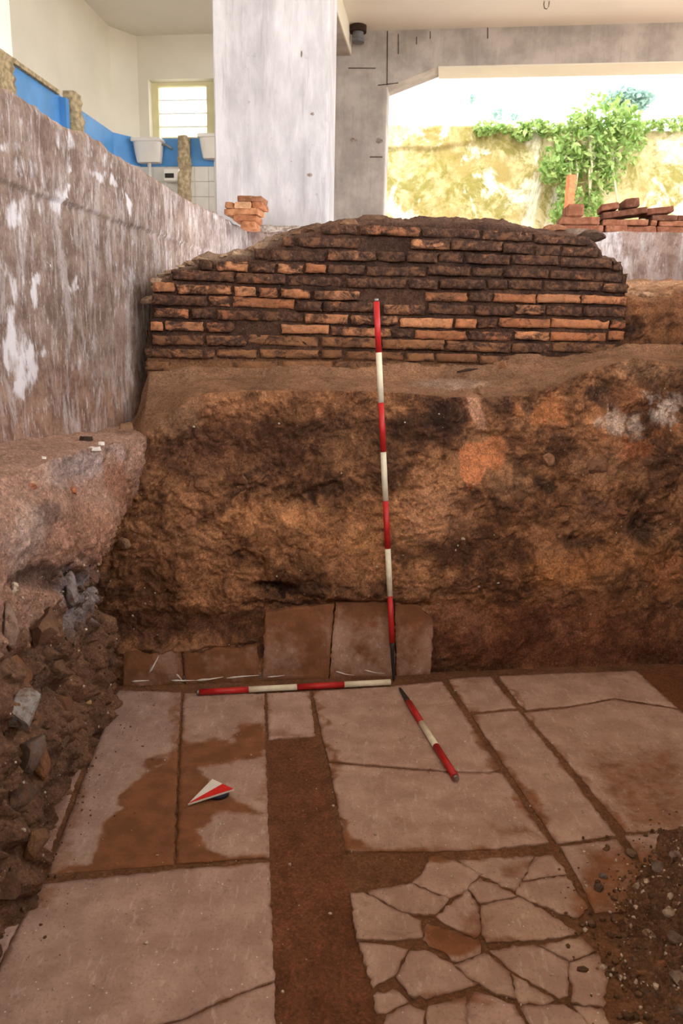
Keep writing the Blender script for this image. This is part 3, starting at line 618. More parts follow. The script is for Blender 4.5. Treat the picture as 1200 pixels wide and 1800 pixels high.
PBw = warp(PB, 8, .06, 700); wo = np.clip(.55-worley(PBw*np.array([.8, 1, 1.15]), 11, 710), -.3, .5); wo2 = np.clip(.5-worley(PBw, 27, 714), -.3, .45); fineb = fbm(PBw, 26, 5, 720, .68)
outw = .045*n1*(.5+.6*lowm)+.014*fineb+lowm*(.085*wo+.034*wo2+.012*fineb)+(1-lowm)*(.012*wo2+.02*fbm(PB*np.array([1, 1, .3]), 14, 4, 725))
outw += .03*ell(XB, YB, (110, 930, 120, 60, 10), .6)-.02*ell(XB+n2*40, YB+n2*30, (120, 1010, 90, 18, -15), .8)
face = np.clip(1-(np.arange(NA+NL)-NA+6)/16., 0, 1)[None, :]
PB[..., 0] += outw*face; PB[..., 2] += (.012*n2+.005*n3)*(1-face)
kk_ = np.clip(.5+.7*fbm(PBw, 7, 6, 150, .62)+.5*fbm(PBw, 30, 5, 155, .65), 0, 1)[..., None]
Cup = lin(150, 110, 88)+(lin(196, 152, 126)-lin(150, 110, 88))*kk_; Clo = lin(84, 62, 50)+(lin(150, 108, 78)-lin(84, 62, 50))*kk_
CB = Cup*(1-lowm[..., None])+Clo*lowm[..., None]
k = kk_
CB = dab(CB, ell(XB+n2*20, YB+n2*20, (150, 820, 70, 26, -18), .5), (196, 178, 168), .55); CB = dab(CB, ell(XB+n2*20, YB+n2*14, (150, 945, 80, 50, 10), .5), (168, 118, 88), .6)
CB = dab(CB, ell(XB+n2*20, YB+n2*14, (215, 860, 22, 70, -22), .4), (164, 112, 82), .7); CB = dab(CB, ell(XB+n2*20, YB+n2*14, (60, 900, 30, 22, 0), .4), (92, 74, 64), .6)
CB = dab(CB, ell(XB+n2*24, YB+n2*14, (30, 950, 26, 60, 0), .4), (200, 172, 152), .5); CB = dab(CB, ell(XB+n2*24, YB+n2*14, (90, 1015, 70, 22, 0), .4), (72, 54, 44), .7)
CB = dab(CB, ell(XB+n2*24, YB+n2*24, (130, 1050, 22, 60, 10), .4), (150, 138, 134), .6); CB = dab(CB, ell(XB+n2*24, YB+n2*24, (60, 1450, 60, 120, 20), .4), (112, 80, 60), .4)
CB = dab(CB, ell(XB+n2*24, YB+n2*24, (150, 1180, 60, 60, 0), .4), (122, 84, 60), .5)
ledm = (1-face)*np.ones_like(n1); CB = CB*(1-.75*ledm[..., None])+lin(160, 124, 102)*(1+.2*n1+.2*n2)[..., None]*.75*ledm[..., None]
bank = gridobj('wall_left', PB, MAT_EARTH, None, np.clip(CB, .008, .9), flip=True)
tag(bank, 'rough cut bank of soil and rubble below the lime stained foundation', kind='structure')
def bank_pt(x, y, push=0.):                                            # place on the bank face under a photograph pixel
    d = (XB[:, :NA]-x)**2+(YB[:, :NA]-y)**2; i, j = np.unravel_index(np.argmin(d), d.shape); p = PB[i, j].copy(); p[0] += push; return p
for i, (x, y, rr, tone, sq) in enumerate([(68, 1105, .062, (128, 96, 74), (.6, 1, .9)), (108, 1112, .042, (196, 184, 178), (.7, 1.2, .5)), (150, 1100, .03, (170, 140, 120), (.7, .9, 1)), (120, 1045, .04, (150, 138, 136), (.6, .8, 1.3)), (45, 1180, .075, (146, 100, 70), (.6, 1, .9)), (20, 1252, .06, (158, 150, 144), (.7, 1.1, .8)), (110, 1238, .05, (128, 88, 60), (.7, 1.1, .9)), (38, 1035, .02, (222, 200, 176), (.8, 1, 1)), (150, 1234, .012, (206, 170, 120), (1, 1, 1)), (15, 1110, .05, (150, 124, 108), (.6, .8, 1.2)), (90, 1175, .03, (120, 92, 74), (.8, 1, 1)), (170, 1290, .02, (150, 108, 78), (1, 1, .7)), (30, 1320, .05, (112, 96, 88), (.6, 1, .9)), (62, 1340, .04, (150, 104, 72), (.7, 1, 1)), (20, 1400, .05, (96, 76, 64), (.7, 1, .8)), (75, 1385, .025, (170, 150, 132), (.8, 1, 1)), (40, 1480, .045, (132, 98, 72), (.7, 1, .9)), (15, 1560, .04, (108, 80, 62), (.8, 1, .8)), (110, 1300, .03, (130, 104, 86), (.7, 1, .8)), (225, 912, .022, (206, 180, 150), (.7, .8, 1.2)), (120, 862, .02, (184, 112, 76), (.7, 1, .7)), (50, 855, .018, (180, 110, 80), (.7, 1.1, .6)), (212, 1012, .026, (176, 104, 66), (.5, 1.2, .7)), (235, 1050, .03, (150, 104, 74), (.5, 1.4, .6)), (180, 1150, .03, (110, 78, 58), (.7, 1, 1)), (60, 1270, .03, (136, 96, 70), (.7, 1, 1))]):
    rock('stone', bank_pt(x, y, .05*rr), rr*.95, bank, tone, 3 if rr > .03 else 2, 80+i, squash=sq)
ii = rng.integers(0, NT, 1500); jj = rng.integers(4, int(NA*.7), 1500)
pp = PB[ii, jj]+np.array([.002, 0, 0]); vis = proj(pp)[0] > -60; pp = pp[vis]
pebble_cloud('pebbles', pp[:380], rng.gamma(2, .0011, min(380, len(pp))).clip(.001, .006), MAT_PEB, bank, 3)
pebble_cloud('dark_pebbles', pp[380:760], rng.gamma(2, .002, len(pp[380:760])).clip(.0015, .010), MAT_PEBD, bank, 4)

# spoil heap of dark soil and gravel (lower right)
hx = np.linspace(.5, 1.75, 300); hy = np.linspace(.75, 2.25, 330); HX, HY = np.meshgrid(hx, hy, indexing='ij'); PH_ = np.stack([HX, HY, HX*0], -1)
dd_ = 1-np.hypot((HX-1.32)/.66, (HY-1.42)/.72)+.10*fbm(PH_, 5, 4, 620)+.05*fbm(PH_, 22, 4, 625); hm = sstep(-.02, .75, dd_)
PHw = warp(PH_, 14, .03, 630); cr1 = np.clip(.55-worley(PHw, 26, 640), -.2, .5); cr2 = np.clip(.5-worley(PHw, 62, 645), -.2, .5)
gate = sstep(-.03, .12, dd_); PH_[..., 2] = -.022+.020*sstep(-.06, .05, dd_)+.26*hm+gate*(.035*fbm(PHw, 7, 5, 650)+.034*cr1+.018*cr2+.008*fbm(PHw, 70, 3, 655))
kh = np.clip(.5+.7*fbm(PHw, 8, 6, 660, .65)+.6*cr2+.3*fbm(PHw, 60, 3, 665), 0, 1)[..., None]; CHp = lin(74, 52, 40)+(lin(140, 102, 74)-lin(74, 52, 40))*kh; edg = sstep(.25, .0, dd_)[..., None]; CHp = CHp*(1-.6*edg)+lin(126, 86, 58)*(.7+.6*kh)*.6*edg
heap = gridobj('soil_heap', PH_, MAT_EARTH, None, np.clip(CHp, .008, .9)); tag(heap, 'heap of dark soil and gravel spilling over the slabs', 'soil heap', kind='stuff')
def floor_z(x, y):
    i = np.clip(((x-.5)/1.25*299).astype(int), 0, 299); j = np.clip(((y-.75)/1.5*329).astype(int), 0, 329); return np.maximum(PH_[i, j, 2], 0.)
qx = rng.uniform(.5, 1.7, 14000); qy = rng.uniform(1.0, 2.2, 14000); ii = np.clip(((qx-.5)/1.25*299).astype(int), 0, 299); jj = np.clip(((qy-.75)/1.5*329).astype(int), 0, 329)
kp = rng.random(14000) < np.where(dd_[ii, jj] > 0, .55, .6*np.exp(dd_[ii, jj]/.07)); qx, qy = qx[kp], qy[kp]; qp = np.stack([qx, qy, floor_z(qx, qy)+.001], 1); h = int(len(qp)*.6)
pebble_cloud('dark_gravel', qp[:h], np.random.default_rng(5).gamma(1.6, .0022, h).clip(.001, .012), MAT_PEBD, heap, 5)
pebble_cloud('pale_gravel', qp[h:], np.random.default_rng(6).gamma(1.5, .0015, len(qp)-h).clip(.0008, .008), MAT_PEB, heap, 6)
for i, (x, y, rr, tone) in enumerate([(1060, 1540, .016, (120, 108, 104)), (1050, 1560, .020, (110, 96, 92)), (1120, 1560, .026, (170, 150, 132)), (1155, 1525, .028, (120, 104, 96)), (1185, 1505, .025, (150, 132, 122)), (1175, 1600, .024, (190, 168, 148)), (1190, 1650, .03, (140, 120, 108)), (1160, 1695, .02, (196, 128, 96)), (1140, 1645, .022, (180, 160, 138)), (1060, 1700, .012, (206, 190, 172)), (1190, 1720, .026, (150, 130, 116)), (1100, 1620, .015, (160, 120, 90)), (1068, 1488, .011, (110, 98, 94)), (1150, 1750, .024, (110, 90, 78)), (1190, 1780, .03, (126, 104, 90)), (1110, 1500, .02, (128, 104, 88)), (1150, 1575, .018, (106, 92, 84)), (1130, 1710, .018, (140, 96, 70))]):
    p = az(x, y, .05); zz = float(floor_z(np.array([p[0]]), np.array([p[1]]))[0]); rr *= .62; p = az(x, y, max(zz, 0)+rr*.3); rock('stone', p, rr, heap, tone, 2, 200+i, squash=(1.1, 1, .75))
# scattered crumbs on the slabs
qx = rng.uniform(-.85, 1.3, 420); qy = rng.uniform(1.35, 3.1, 420); pebble_cloud('lime_crumbs', np.stack([qx, qy, np.full(420, .002)], 1), rng.gamma(2, .0009, 420).clip(.0007, .005), MAT_PEB, floor, 8)
qx = -.83+rng.gamma(1.5, .05, 260); qy = rng.uniform(1.5, 3.0, 260); pebble_cloud('soil_crumbs', np.stack([qx, qy, np.full(260, .001)], 1), rng.gamma(1.5, .0010, 260).clip(.0006, .005), MAT_PEBD, floor, 9)

# ------------------------------------------------------------------ Roman brick wall: core + every brick
TOP = [(252, 640), (262, 560), (266, 507), (285, 483), (318, 466), (352, 458), (398, 447), (432, 442), (470, 425), (520, 409), (565, 398), (600, 391), (640, 386), (690, 386), (740, 388), (800, 384), (860, 388), (900, 394), (960, 402), (1010, 408), (1040, 418), (1060, 432), (1064, 450), (1096, 456), (1098, 480)]
tq = np.array([px_sec(x, y, BW) for x, y in TOP]); S0, S1 = px_sec(253, 640, BW)[0], px_sec(1097, 600, BW)[0]
ztop = lambda q: np.interp(q, tq[:, 0], np.maximum.accumulate(tq[:, 1]) if False else tq[:, 1])
wall = empty('brick_wall', tuple(sec(np.array((S0+S1)/2), np.array(BW+.2), np.array(1.26))))
tag(wall, 'curved-topped stub of ancient brickwork in thin sooty courses on the ledge', 'brick wall')
# rubble core
NCU, NCV = 260, 110; su = np.linspace(S0+.012, S1-.012, NCU); zt_ = ztop(su)-.018+.012*fbm(np.stack([su*1., su*0, su*0], -1), 9, 3, 400)
PC = np.zeros((NCU, NCV, 3)); BC = np.zeros((NCU, NCV))
for j in range(NCV):
    if j < 70: t = j/69; zz = 1.18+(zt_-1.18)*t; bb = np.full(NCU, BW+.013)
    else: t = (j-69)/40; bb = np.full(NCU, BW+.013+.45*t); zz = zt_+.05*math.sin(t*3.0)*sstep(0, .3, su-S0)-.35*sstep(.85, 1, t)
    PC[:, j] = sec(su, bb, zz)
nn = fbm(PC, 18, 4, 410); PC = PC-EB*(nn*.010+fbm(PC, 50, 3, 412)*.008)[..., None]; upm = sstep(66, 74, np.arange(NCV))[None, :, None]; PC[..., 2] += (fbm(PC, 14, 4, 415)*.022+ridged(PC, 26, 2, 418)*.008)*upm[..., 0]
kk2 = np.clip(.5+.6*fbm(PC, 8, 4, 420)+.3*fbm(PC, 40, 3, 424), 0, 1)[..., None]
CCo = lin(40, 29, 24)+(lin(98, 68, 50)-lin(40, 29, 24))*kk2; lowd = sstep(1.36, 1.27, PC[..., 2])[..., None]; CCo = CCo*(1-lowd)+lin(136, 94, 62)*lowd
leftpale = (sstep(S0+.75, S0+.45, su))[:, None, None]*upm; CCo = CCo*(1-upm*.6)+lin(112, 82, 62)*(.6+.8*kk2)*upm*.6; CCo = CCo*(1-.7*leftpale)+lin(176, 146, 118)*(.7+.6*kk2)*.7*leftpale
o = gridobj('mortar_core', PC, MAT_EARTH, None, np.clip(CCo, .008, .9)); put(o, wall)
ends = []
for e, so in ((0, S0), (NCU-1, S1)):                                   # closed ends of the core
    sgn = 1 if e else -1; NE = 40
    PE = np.zeros((NE, 30, 3)); 
    for a in range(NE):
        for b_ in range(30):
            PE[a, b_] = sec(np.array(so-sgn*.012), np.array(BW+.013+.45*a/(NE-1)), np.array(1.16+(float(ztop(so-sgn*.02))-1.16)*b_/29))
    PE = PE+ER*(fbm(PE, 12, 4, 430)*.03)[..., None]
    c_ = np.ones((NE, 30, 3))*lin(120, 84, 60)*(1+.5*fbm(PE, 12, 3, 435))[..., None]
    put(gridobj('core_end', PE, MAT_EARTH, None, np.clip(c_, .008, .9), flip=not e), wall)
def make_brick(name, c, size, parent, rot, mat, seed, jit=.004, rough=0.):
    r = random.Random(seed); bm = bmesh.new(); bmesh.ops.create_cube(bm, size=1)
    bmesh.ops.subdivide_edges(bm, edges=[e for e in bm.edges if abs((e.verts[0].co-e.verts[1].co).x) > .5], cuts=max(3, int(size[0]/.022)))
    if rough: bmesh.ops.subdivide_edges(bm, edges=[e for e in bm.edges if abs((e.verts[0].co-e.verts[1].co).z) > .5], cuts=2)
    for v in bm.verts: v.co = Vector((v.co.x*size[0], v.co.y*size[1], v.co.z*size[2]))
    if rough:
        ed = min(size)*.22
        for v in bm.verts:                                             # worn arrises
            q = sum((abs(v.co[i]) > size[i]/2-1e-5) for i in range(3))
            if q > 1: v.co = Vector([co-math.copysign(ed*(.35 if i == 0 else .22)*r.uniform(.2, 1.6), co) if abs(co) > size[i]/2-1e-5 else co for i, co in enumerate(v.co)])
        for v in bm.verts: v.co += Vector((r.gauss(0, jit*.6), r.gauss(0, rough), r.gauss(0, jit*.3)))
    else:
        for v in bm.verts: v.co += Vector((r.gauss(0, jit), r.gauss(0, jit*.8), r.gauss(0, jit*.45)))
        bmesh.ops.bevel(bm, geom=bm.edges[:], offset=min(size)*.12, segments=1, affect='EDGES')
    bmesh.ops.recalc_face_normals(bm, faces=bm.faces)
    me = bpy.data.meshes.new(name); bm.to_mesh(me); bm.free(); me.materials.append(mat); o = bpy.data.objects.new(name, me); link(o)
    if rough: me.polygons.foreach_set('use_smooth', np.ones(len(me.polygons), bool))
    o.location = Vector(c); o.rotation_euler = rot.to_euler()
    return o
CH = .0545; Z0 = 1.262; br = random.Random(5); RB = Matrix.Rotation(EA, 3, 'Z'); ci = 0; zc = Z0
OR = [(178, 118, 82), (166, 106, 72), (188, 130, 92), (158, 102, 70), (172, 118, 84)]
while zc < 1.95:
    hb = br.uniform(.039, .046); q = S0+br.uniform(0, .03)
    a0 = S0-.004+br.uniform(-.006, .006); x = a0
    while x < S1:
        L = br.choice([.28, .22, .26, .2, .14, .3, .11]) * br.uniform(.85, 1.1); L = min(L, S1-x)
        if L > .04:
            pieces = [(x, L)]
            # keep only the stretch of this brick that the broken top still holds
            xs = np.linspace(x+.006, x+L-.006, 9); ok = ztop(xs) > zc+hb*.75
            if ok.any():
                xa, xb_ = xs[ok].min()-.006, xs[ok].max()+.006
                if xb_-xa > .03 and br.random() > .03:
                    c = sec(np.array((xa+xb_)/2), np.array(BW+.055+br.choice([-.006, -.003, 0, .003, .007])+br.uniform(-.004, .004)), np.array(zc+hb/2+.007*math.sin(xa*3.1+zc*9)+br.uniform(-.003, .003)))
                    o = make_brick('brick', c, (xb_-xa-br.uniform(.006, .013), .12, hb), wall, RB @ Matrix.Rotation(br.gauss(0, .012), 3, 'Y') @ Matrix.Rotation(br.gauss(0, .012), 3, 'Z'), MAT_BRICK, 1000+ci, .004, .0035)
                    put(o, wall); ci += 1
                    hrel = (zc-Z0)/.6; left = (xa-S0) < .9 or (S1-xb_) < .5
                    sootp = .69 if hrel > .6 else br.choice([.46, .54, .60, .66])
                    if br.random() < .12: sootp -= .14
                    if not left: sootp += .04
                    if hrel < .2: tone = br.choice([(128, 90, 62), (138, 96, 66), (122, 84, 58)]); sootp = .5
                    else: tone = br.choice(OR)
                    o.color = (*lin(*tone), sootp+br.uniform(-.08, .08))
        x += L
    zc += CH*br.uniform(.96, 1.03)
# loose lumps along the broken crest
for i in range(80):
    q = br.uniform(S0+.05, S1-.05) if i < 46 else br.uniform(S0+.03, S0+.75); rr = br.uniform(.012, .03)
    p = sec(np.array(q), np.array(BW+br.uniform(.03, .25)), np.array(float(ztop(q))+rr*.1)); o = rock('rubble_lump', p, rr, None, br.choice([(120, 84, 62), (92, 66, 50), (150, 112, 84), (176, 104, 66)]) if q > S0+.6 else (186, 156, 128), 2, 500+i, squash=(1.4, 1, .6)); put(o, wall)
for x, y, rr, tone in [(1002, 412, .05, (150, 128, 112)), (1035, 418, .045, (92, 74, 62)), (655, 386, .04, (104, 80, 64)), (975, 404, .035, (172, 118, 84))]:
    a, zz = px_sec(x, y, BW+.1); put(rock('rubble_lump', sec(np.array(a), np.array(BW+.1), np.array(zz)), rr, None, tone, 3, 560+x, squash=(1.4, 1, .6)), wall)

# soil fill right of the brick wall
NU, NV = 170, 120; uu = np.linspace(S1-.06, 3.6, NU); PR = np.zeros((NU, NV, 3)); ztr = curve([(1090, 512), (1110, 520), (1140, 524), (1170, 518), (1200, 508), (1400, 500)], BW+.1)(uu)
for j in range(NV):
    if j < 60: t = j/59; PR[:, j] = sec(uu, np.full(NU, BW+.02+.08*t), 1.2+(ztr-1.2)*t)
    else: t = (j-59)/60; PR[:, j] = sec(uu, np.full(NU, BW+.10+1.5*t), ztr+.12*t)
n2_ = fbm(PR, 9, 4, 440); fc = sstep(68, 54, np.arange(NV))[None, :]; PRw = warp(PR, 8, .05, 442); PR = PR-EB*((.05*fbm(PRw, 7, 6, 443, .62)+.025*ridged(PR, 12, 3, 445)+.03*np.clip(.5-worley(PRw, 20, 448), -.3, .4))*fc)[..., None]; PR[..., 2] += ((.03*n2_+.02*ridged(PR, 14, 2, 447))*(1-fc))
k = np.clip(.45+.9*fbm(PRw, 8, 6, 450, .62)+.5*fbm(PRw, 30, 5, 455, .65), 0, 1)[..., None]; CR = lin(62, 42, 31)+(lin(158, 104, 66)-lin(62, 42, 31))*k; up = (1-fc)[..., None]; CR = CR*(1-.8*up)+lin(196, 150, 112)*(.7+.5*k)*.8*up
fill = gridobj('ground', PR, MAT_EARTH, None, np.clip(CR, .008, .9)); tag(fill, 'mottled orange soil fill beyond the brick wall end', kind='structure')
for i, (x, y, rr) in enumerate([(1110, 516, .03), (1132, 522, .035), (1152, 522, .03), (1175, 516, .035), (1195, 508, .04), (1120, 528, .02), (1160, 530, .02)]):
    a, zz = px_sec(x, y, BW+.12); rock('stone', sec(np.array(a), np.array(BW+.12), np.array(zz)), rr, fill, br.choice([(200, 160, 126), (186, 140, 104), (176, 122, 84)]), 2, 600+i, squash=(1.4, 1, .6))

# ------------------------------------------------------------------ lime-stained concrete foundation along the left
FD = np.array([math.sin(math.radians(9.4)), math.cos(math.radians(9.4)), 0]); FN = np.array([FD[1], -FD[0], 0]); F0_ = np.array([-1.115, 2.43, 0])
topf = lambda t: np.interp(t, [-4, -.6, -.05, .25, .62, .75, 1.15, 1.2, 1.5, 1.6, 2.2, 3.1], [2.145, 2.135, 2.125, 2.145, 2.125, 2.145, 2.11, 2.12, 2.10, 2.09, 2.085, 2.07])
NTf, NZf = 420, 200; tt = np.linspace(-3.2, 3.05, NTf); PW = np.zeros((NTf, NZf+24, 3)); zt2 = topf(tt)+.012*fbm(np.stack([tt, tt*0, tt*0], -1), 7, 4, 300)+.008*np.abs(fbm(np.stack([tt, tt*0, tt*0], -1), 22, 2, 305))
for j in range(NZf+24):
    if j < NZf: v = j/(NZf-1); q = F0_+tt[:, None]*FD; PW[:, j, :2] = q[:, :2]; PW[:, j, 2] = .9+(zt2-.9)*v
    else: v = (j-NZf+1)/24; q = F0_+tt[:, None]*FD-FN*(.42*v); PW[:, j, :2] = q[:, :2]; PW[:, j, 2] = zt2+.01*v
XW, YW = proj(PW); nW = fbm(PW, 6, 4, 310); nW2 = fbm(PW, 22, 3, 315); fcW = sstep(NZf+3, NZf-5, np.arange(NZf+24))[None, :]
off = .006*nW+.003*nW2+.012*sstep(1.86, 1.88, PW[..., 2]+.01*nW)-.010*sstep(1.60, 1.61, PW[..., 2])*sstep(.2, -.1, (PW @ FD)-(F0_ @ FD))
PW = PW+FN*(off*fcW)[..., None]; PW[..., 2] += (.012*nW2+.01*nW)*(1-fcW)
kW = np.clip(.5+.6*fbm(PW, 4, 5, 320)+.2*fbm(PW, 30, 3, 325), 0, 1)[..., None]; CW = lin(112, 90, 78)+(lin(158, 136, 122)-lin(112, 90, 78))*kW
lowb = sstep(1.45, 1.1, PW[..., 2]+.12*nW)[..., None]; CW = CW*(1-.6*lowb)+lin(150, 110, 86)*(.8+.4*kW)*.6*lowb
fa = sstep(1.6, 2.8, (PW @ FD)-(F0_ @ FD))[..., None]; CW = CW*(1-.6*fa)+lin(160, 150, 150)*.6*fa
tpm = (1-fcW)[..., None]; CW = CW*(1-.8*tpm)+lin(170, 132, 108)*(.8+.4*kW)*.8*tpm
DW = np.zeros(XW.shape); wxx = nW2*10+nW*14; wyy = nW2*16
for e, a in [((30, 620, 34, 60, -20), .95), ((40, 665, 14, 40, 10), .8), ((10, 570, 20, 30, 0), .8), ((85, 355, 26, 26, -20), .6), ((20, 370, 30, 40, -30), .55), ((35, 300, 26, 26, 0), .4), ((10, 258, 24, 14, 10), .5), ((110, 330, 5, 52, 8), .75), ((225, 362, 5, 18, -8), .75), ((175, 310, 26, 10, 10), .55), ((110, 245, 20, 26, 20), .45), ((185, 285, 22, 14, 0), .4), ((130, 500, 8, 26, 10), .5), ((60, 510, 6, 34, 8), .6), ((20, 500, 8, 40, -8), .6), ((38, 480, 5, 34, 0), .5), ((140, 640, 10, 22, 0), .3), ((165, 640, 20, 60, 5), .3), ((60, 640, 8, 40, 20), .6), ((85, 470, 10, 3, -35), .6), ((150, 280, 4, 40, 10), .4), ((310, 330, 40, 12, 30), .35), ((380, 375, 50, 12, 28), .4), ((230, 520, 30, 60, 10), .3)]:
    DW = np.maximum(DW, a*ell(XW+wxx, YW+wyy, e, .5))
DW = DW*(.45+.8*sstep(-.35, .25, fbm(PW*np.array([1, 1, .35]), 26, 4, 330)))*fcW
found = gridobj('foundation_wall', PW, MAT_FOUND, None, np.clip(CW, .01, .9), np.clip(DW, 0, 1), flip=True); tag(found, 'tall lime streaked concrete foundation wall along the left of the trench', kind='structure')
for i, (x, y, rr) in enumerate([(45, 176, .03), (85, 205, .028), (110, 212, .03), (140, 222, .035), (190, 247, .03), (215, 268, .03), (240, 275, .028), (8, 160, .03), (290, 308, .03), (350, 345, .03)]):
    p = apl(x, y+4, F0_-FN*.03, FN); p[2] = float(topf(np.dot(p-F0_, FD)))-.012; rock('rubble_lump', p, rr*.8, found, br.choice([(176, 140, 118), (166, 134, 116), (176, 160, 152)]), 2, 640+i, squash=(1, 2., .8))

# ------------------------------------------------------------------ building: foundation beam, pillars, beams, ceiling
BA = math.radians(7.); BR = np.array([math.cos(BA), -math.sin(BA), 0]); BD = np.array([math.sin(BA), math.cos(BA), 0])
def obox(name, P0, a, d, z0, z1, mat, parent=None, bevel=0.):          # along BR from P0 by a, back along BD by d
    p = np.array(P0, float); q = [p, p+BR*a, p+BR*a+BD*d, p+BD*d]; return prism(name, [(v[0], v[1]) for v in q], z0, z1, mat, parent, bevel)
PF0 = ay(375, 405, 5.38); PF0[2] = 0
# cross foundation beam with rough face
NQ = 220; qs = np.linspace(-.2, 4.2, NQ); PX = np.zeros((NQ, 70, 3)); base = ay(375, 405, 5.30); base[2] = 0
for j in range(70):
    if j < 45: PX[:, j] = base+qs[:, None]*BR; PX[:, j, 2] = 1.2+(2.075-1.2)*j/44
    else: PX[:, j] = base+qs[:, None]*BR+BD*(.6*(j-44)/25); PX[:, j, 2] = 2.075+.0
XX, YX = proj(PX); nX = fbm(PX, 6, 4, 340); PX = PX-BD*(.008*nX)[..., None]; PX[..., 2] += .008*fbm(PX, 12, 3, 344)
kX = np.clip(.5+.7*fbm(PX, 4, 5, 346), 0, 1)[..., None]; CX = lin(132, 106, 90)+(lin(178, 156, 146)-lin(132, 106, 90))*kX; DX = .6*sstep(.0, .4, fbm(PX*np.array([1, 1, .5]), 5, 4, 349))
cross = gridobj('foundation_beam', PX, MAT_FOUND, None, np.clip(CX, .01, .9), np.clip(DX, 0, 1)); tag(cross, 'low grey concrete foundation running behind the brick wall', kind='structure')
ZC = 4.462
def rough_pillar(name, P0, a, d, z0, z1, mat, label, nb):
    root = empty(name, (P0[0], P0[1], z0)); tag(root, label, 'pillar')
    n = 46; m_ = 120; us = np.linspace(0, 1, n)
    # ring profile with slightly chamfered arrises, rings up the height
    c = .012; ring = []
    for (x0_, y0_, x1_, y1_, k0) in ((c, 0, a-c, 0, 40), (a, c, a, d-c, 16), (a-c, d, c, d, 12), (0, d-c, 0, c, 16)):
        for q in range(k0): ring.append((x0_+(x1_-x0_)*q/(k0-1), y0_+(y1_-y0_)*q/(k0-1)))
    ring = np.array(ring+[ring[0]]); zs = np.linspace(z0, z1, m_); G_ = np.zeros((len(ring), m_, 3))
    G_[:] = (np.asarray(P0)+ring[:, :1]*BR+ring[:, 1:]*BD)[:, None, :]; G_[..., 2] = zs
    board = np.round(ring[:, 0]/.125)*.0025*0
    nz_ = fbm(G_, 3, 3, 500)*.004+fbm(G_*np.array([1, 1, .15]), 30, 3, 505)*.002+(np.floor(ring[:, 0]/.13) % 2)[:, None]*.0018
    G_[..., 0] -= BD[0]*nz_; G_[..., 1] -= BD[1]*nz_
    nz_[-1] = nz_[0]; G_[-1] = G_[0]
    o = gridobj('shaft', G_, mat, None); put(o, root)
    q = np.asarray(P0); bk = obox('shaft_core', q+BR*.03+BD*.03, a-.06, d-.06, z0, z1, mat); put(bk, root)
    return root
pf = PF0.copy(); wpx = np.linalg.norm(apl(575, 300, pf, BD)-apl(377, 300, pf, BD)); pl = apl(377, 300, pf, BD); pl[2] = 0
p1 = rough_pillar('concrete_pillar', pl, float(wpx), .34, 2.07, ZC, MAT_PILLAR, 'broad pale board-marked concrete pillar standing on the foundation wall', 5)
# small pock marks and a nail scar on the pillar
for x, y, rx, rz in [(530, 95, .006, .022), (549, 200, .014, .011), (545, 308, .02, .012), (512, 284, .005, .006)]:
    p = apl(x, y, pl, BD)-BD*.001; put(rock('pock_mark', p, 1., None, (158, 148, 140), 1, x, squash=(rx, .003, rz)), p1)
# lump of mortar at its foot
for x, y, rr in [(470, 398, .05), (510, 402, .06), (540, 404, .05), (440, 402, .05), (490, 408, .05)]:
    p = apl(x, y, pl-BD*.05, BD); put(rock('mortar_lump', (p[0], p[1], 2.085), rr, None, (196, 184, 172), 2, x, squash=(1.6, 1, .5)), p1)
PB0 = ay(640, 55, 8.8); PB0[2] = 0
def onb(x, y): return apl(x, y, PB0, BD)
pc0 = onb(570, 200); pc1 = onb(678, 250); pc0[2] = 0; wcol = float(np.linalg.norm((pc1-pc0)[:2]))
p2 = rough_pillar('concrete_pillar', pc0, wcol, .34, 1.9, ZC, MAT_BEAM, 'grey concrete pillar at the side of the wide rear opening', 5)
# formwork seams on the rear pillar
for (x0_, y0_, x1_, y1_) in [(612, 120, 660, 120), (650, 276, 672, 276), (681, 55, 680, 150)]:
    a_, b_ = onb(x0_, y0_)-BD*.004, onb(x1_, y1_)-BD*.004; put(tube('formwork_seam', [a_, b_], .0045, MAT_DARKSHARD, None, 6), p2)
for x, y in [(622, 247), (666, 247)]: put(rock('pock_mark', onb(x, y)-BD*.002, 1., None, (158, 148, 140), 1, x, squash=(.04, .004, .03)), p2)
# rear beam with haunch at its end: front polygon in the beam plane
front = [onb(678, 153), onb(770, 119), onb(1200, 105), onb(1600, 92), onb(1600, 20), onb(678, 20)]
zb_ = float(np.mean([onb(820, 118)[2], onb(1200, 105)[2]])); u_ = lambda P: float(np.dot(P-PB0, BR)); hx0, hx1 = u_(onb(678, 153)), u_(onb(770, 119)); hz0 = onb(678, 153)[2]
bp = [(hx0-.02, hz0), (hx0, hz0), (hx1, zb_), (6.2, zb_), (6.2, ZC), (hx0-.02, ZC)]
beam = empty('concrete_beam', tuple(PB0+BR*2.)); tag(beam, 'long grey concrete beam with a haunched corner above the rear opening', 'beam')
lo = [PB0+BR*a+np.array([0, 0, zz]) for a, zz in bp]; hi = [p+BD*.34 for p in lo]; put(hexa('beam_body', lo, hi, MAT_BEAM), beam)
put(hexa('soffit_strip', [PB0+BR*a+BD*b+np.array([0, 0, zb_-.012]) for a, b in ((hx1, .0), (6.2, .0), (6.2, .36), (hx1, .36))], [PB0+BR*a+BD*b+np.array([0, 0, zb_+.001]) for a, b in ((hx1, .0), (6.2, .0), (6.2, .36), (hx1, .36))], MAT_PLASTER), beam)
for (x0_, y0_, x1_, y1_) in [(700, 60, 700, 95), (732, 65, 732, 78), (756, 55, 756, 68), (857, 48, 857, 68), (664, 150, 700, 146)]:
    put(tube('formwork_seam', [onb(x0_, y0_)-BD*.003, onb(x1_, y1_)-BD*.003], .004, MAT_DARKSHARD, None, 6), beam)
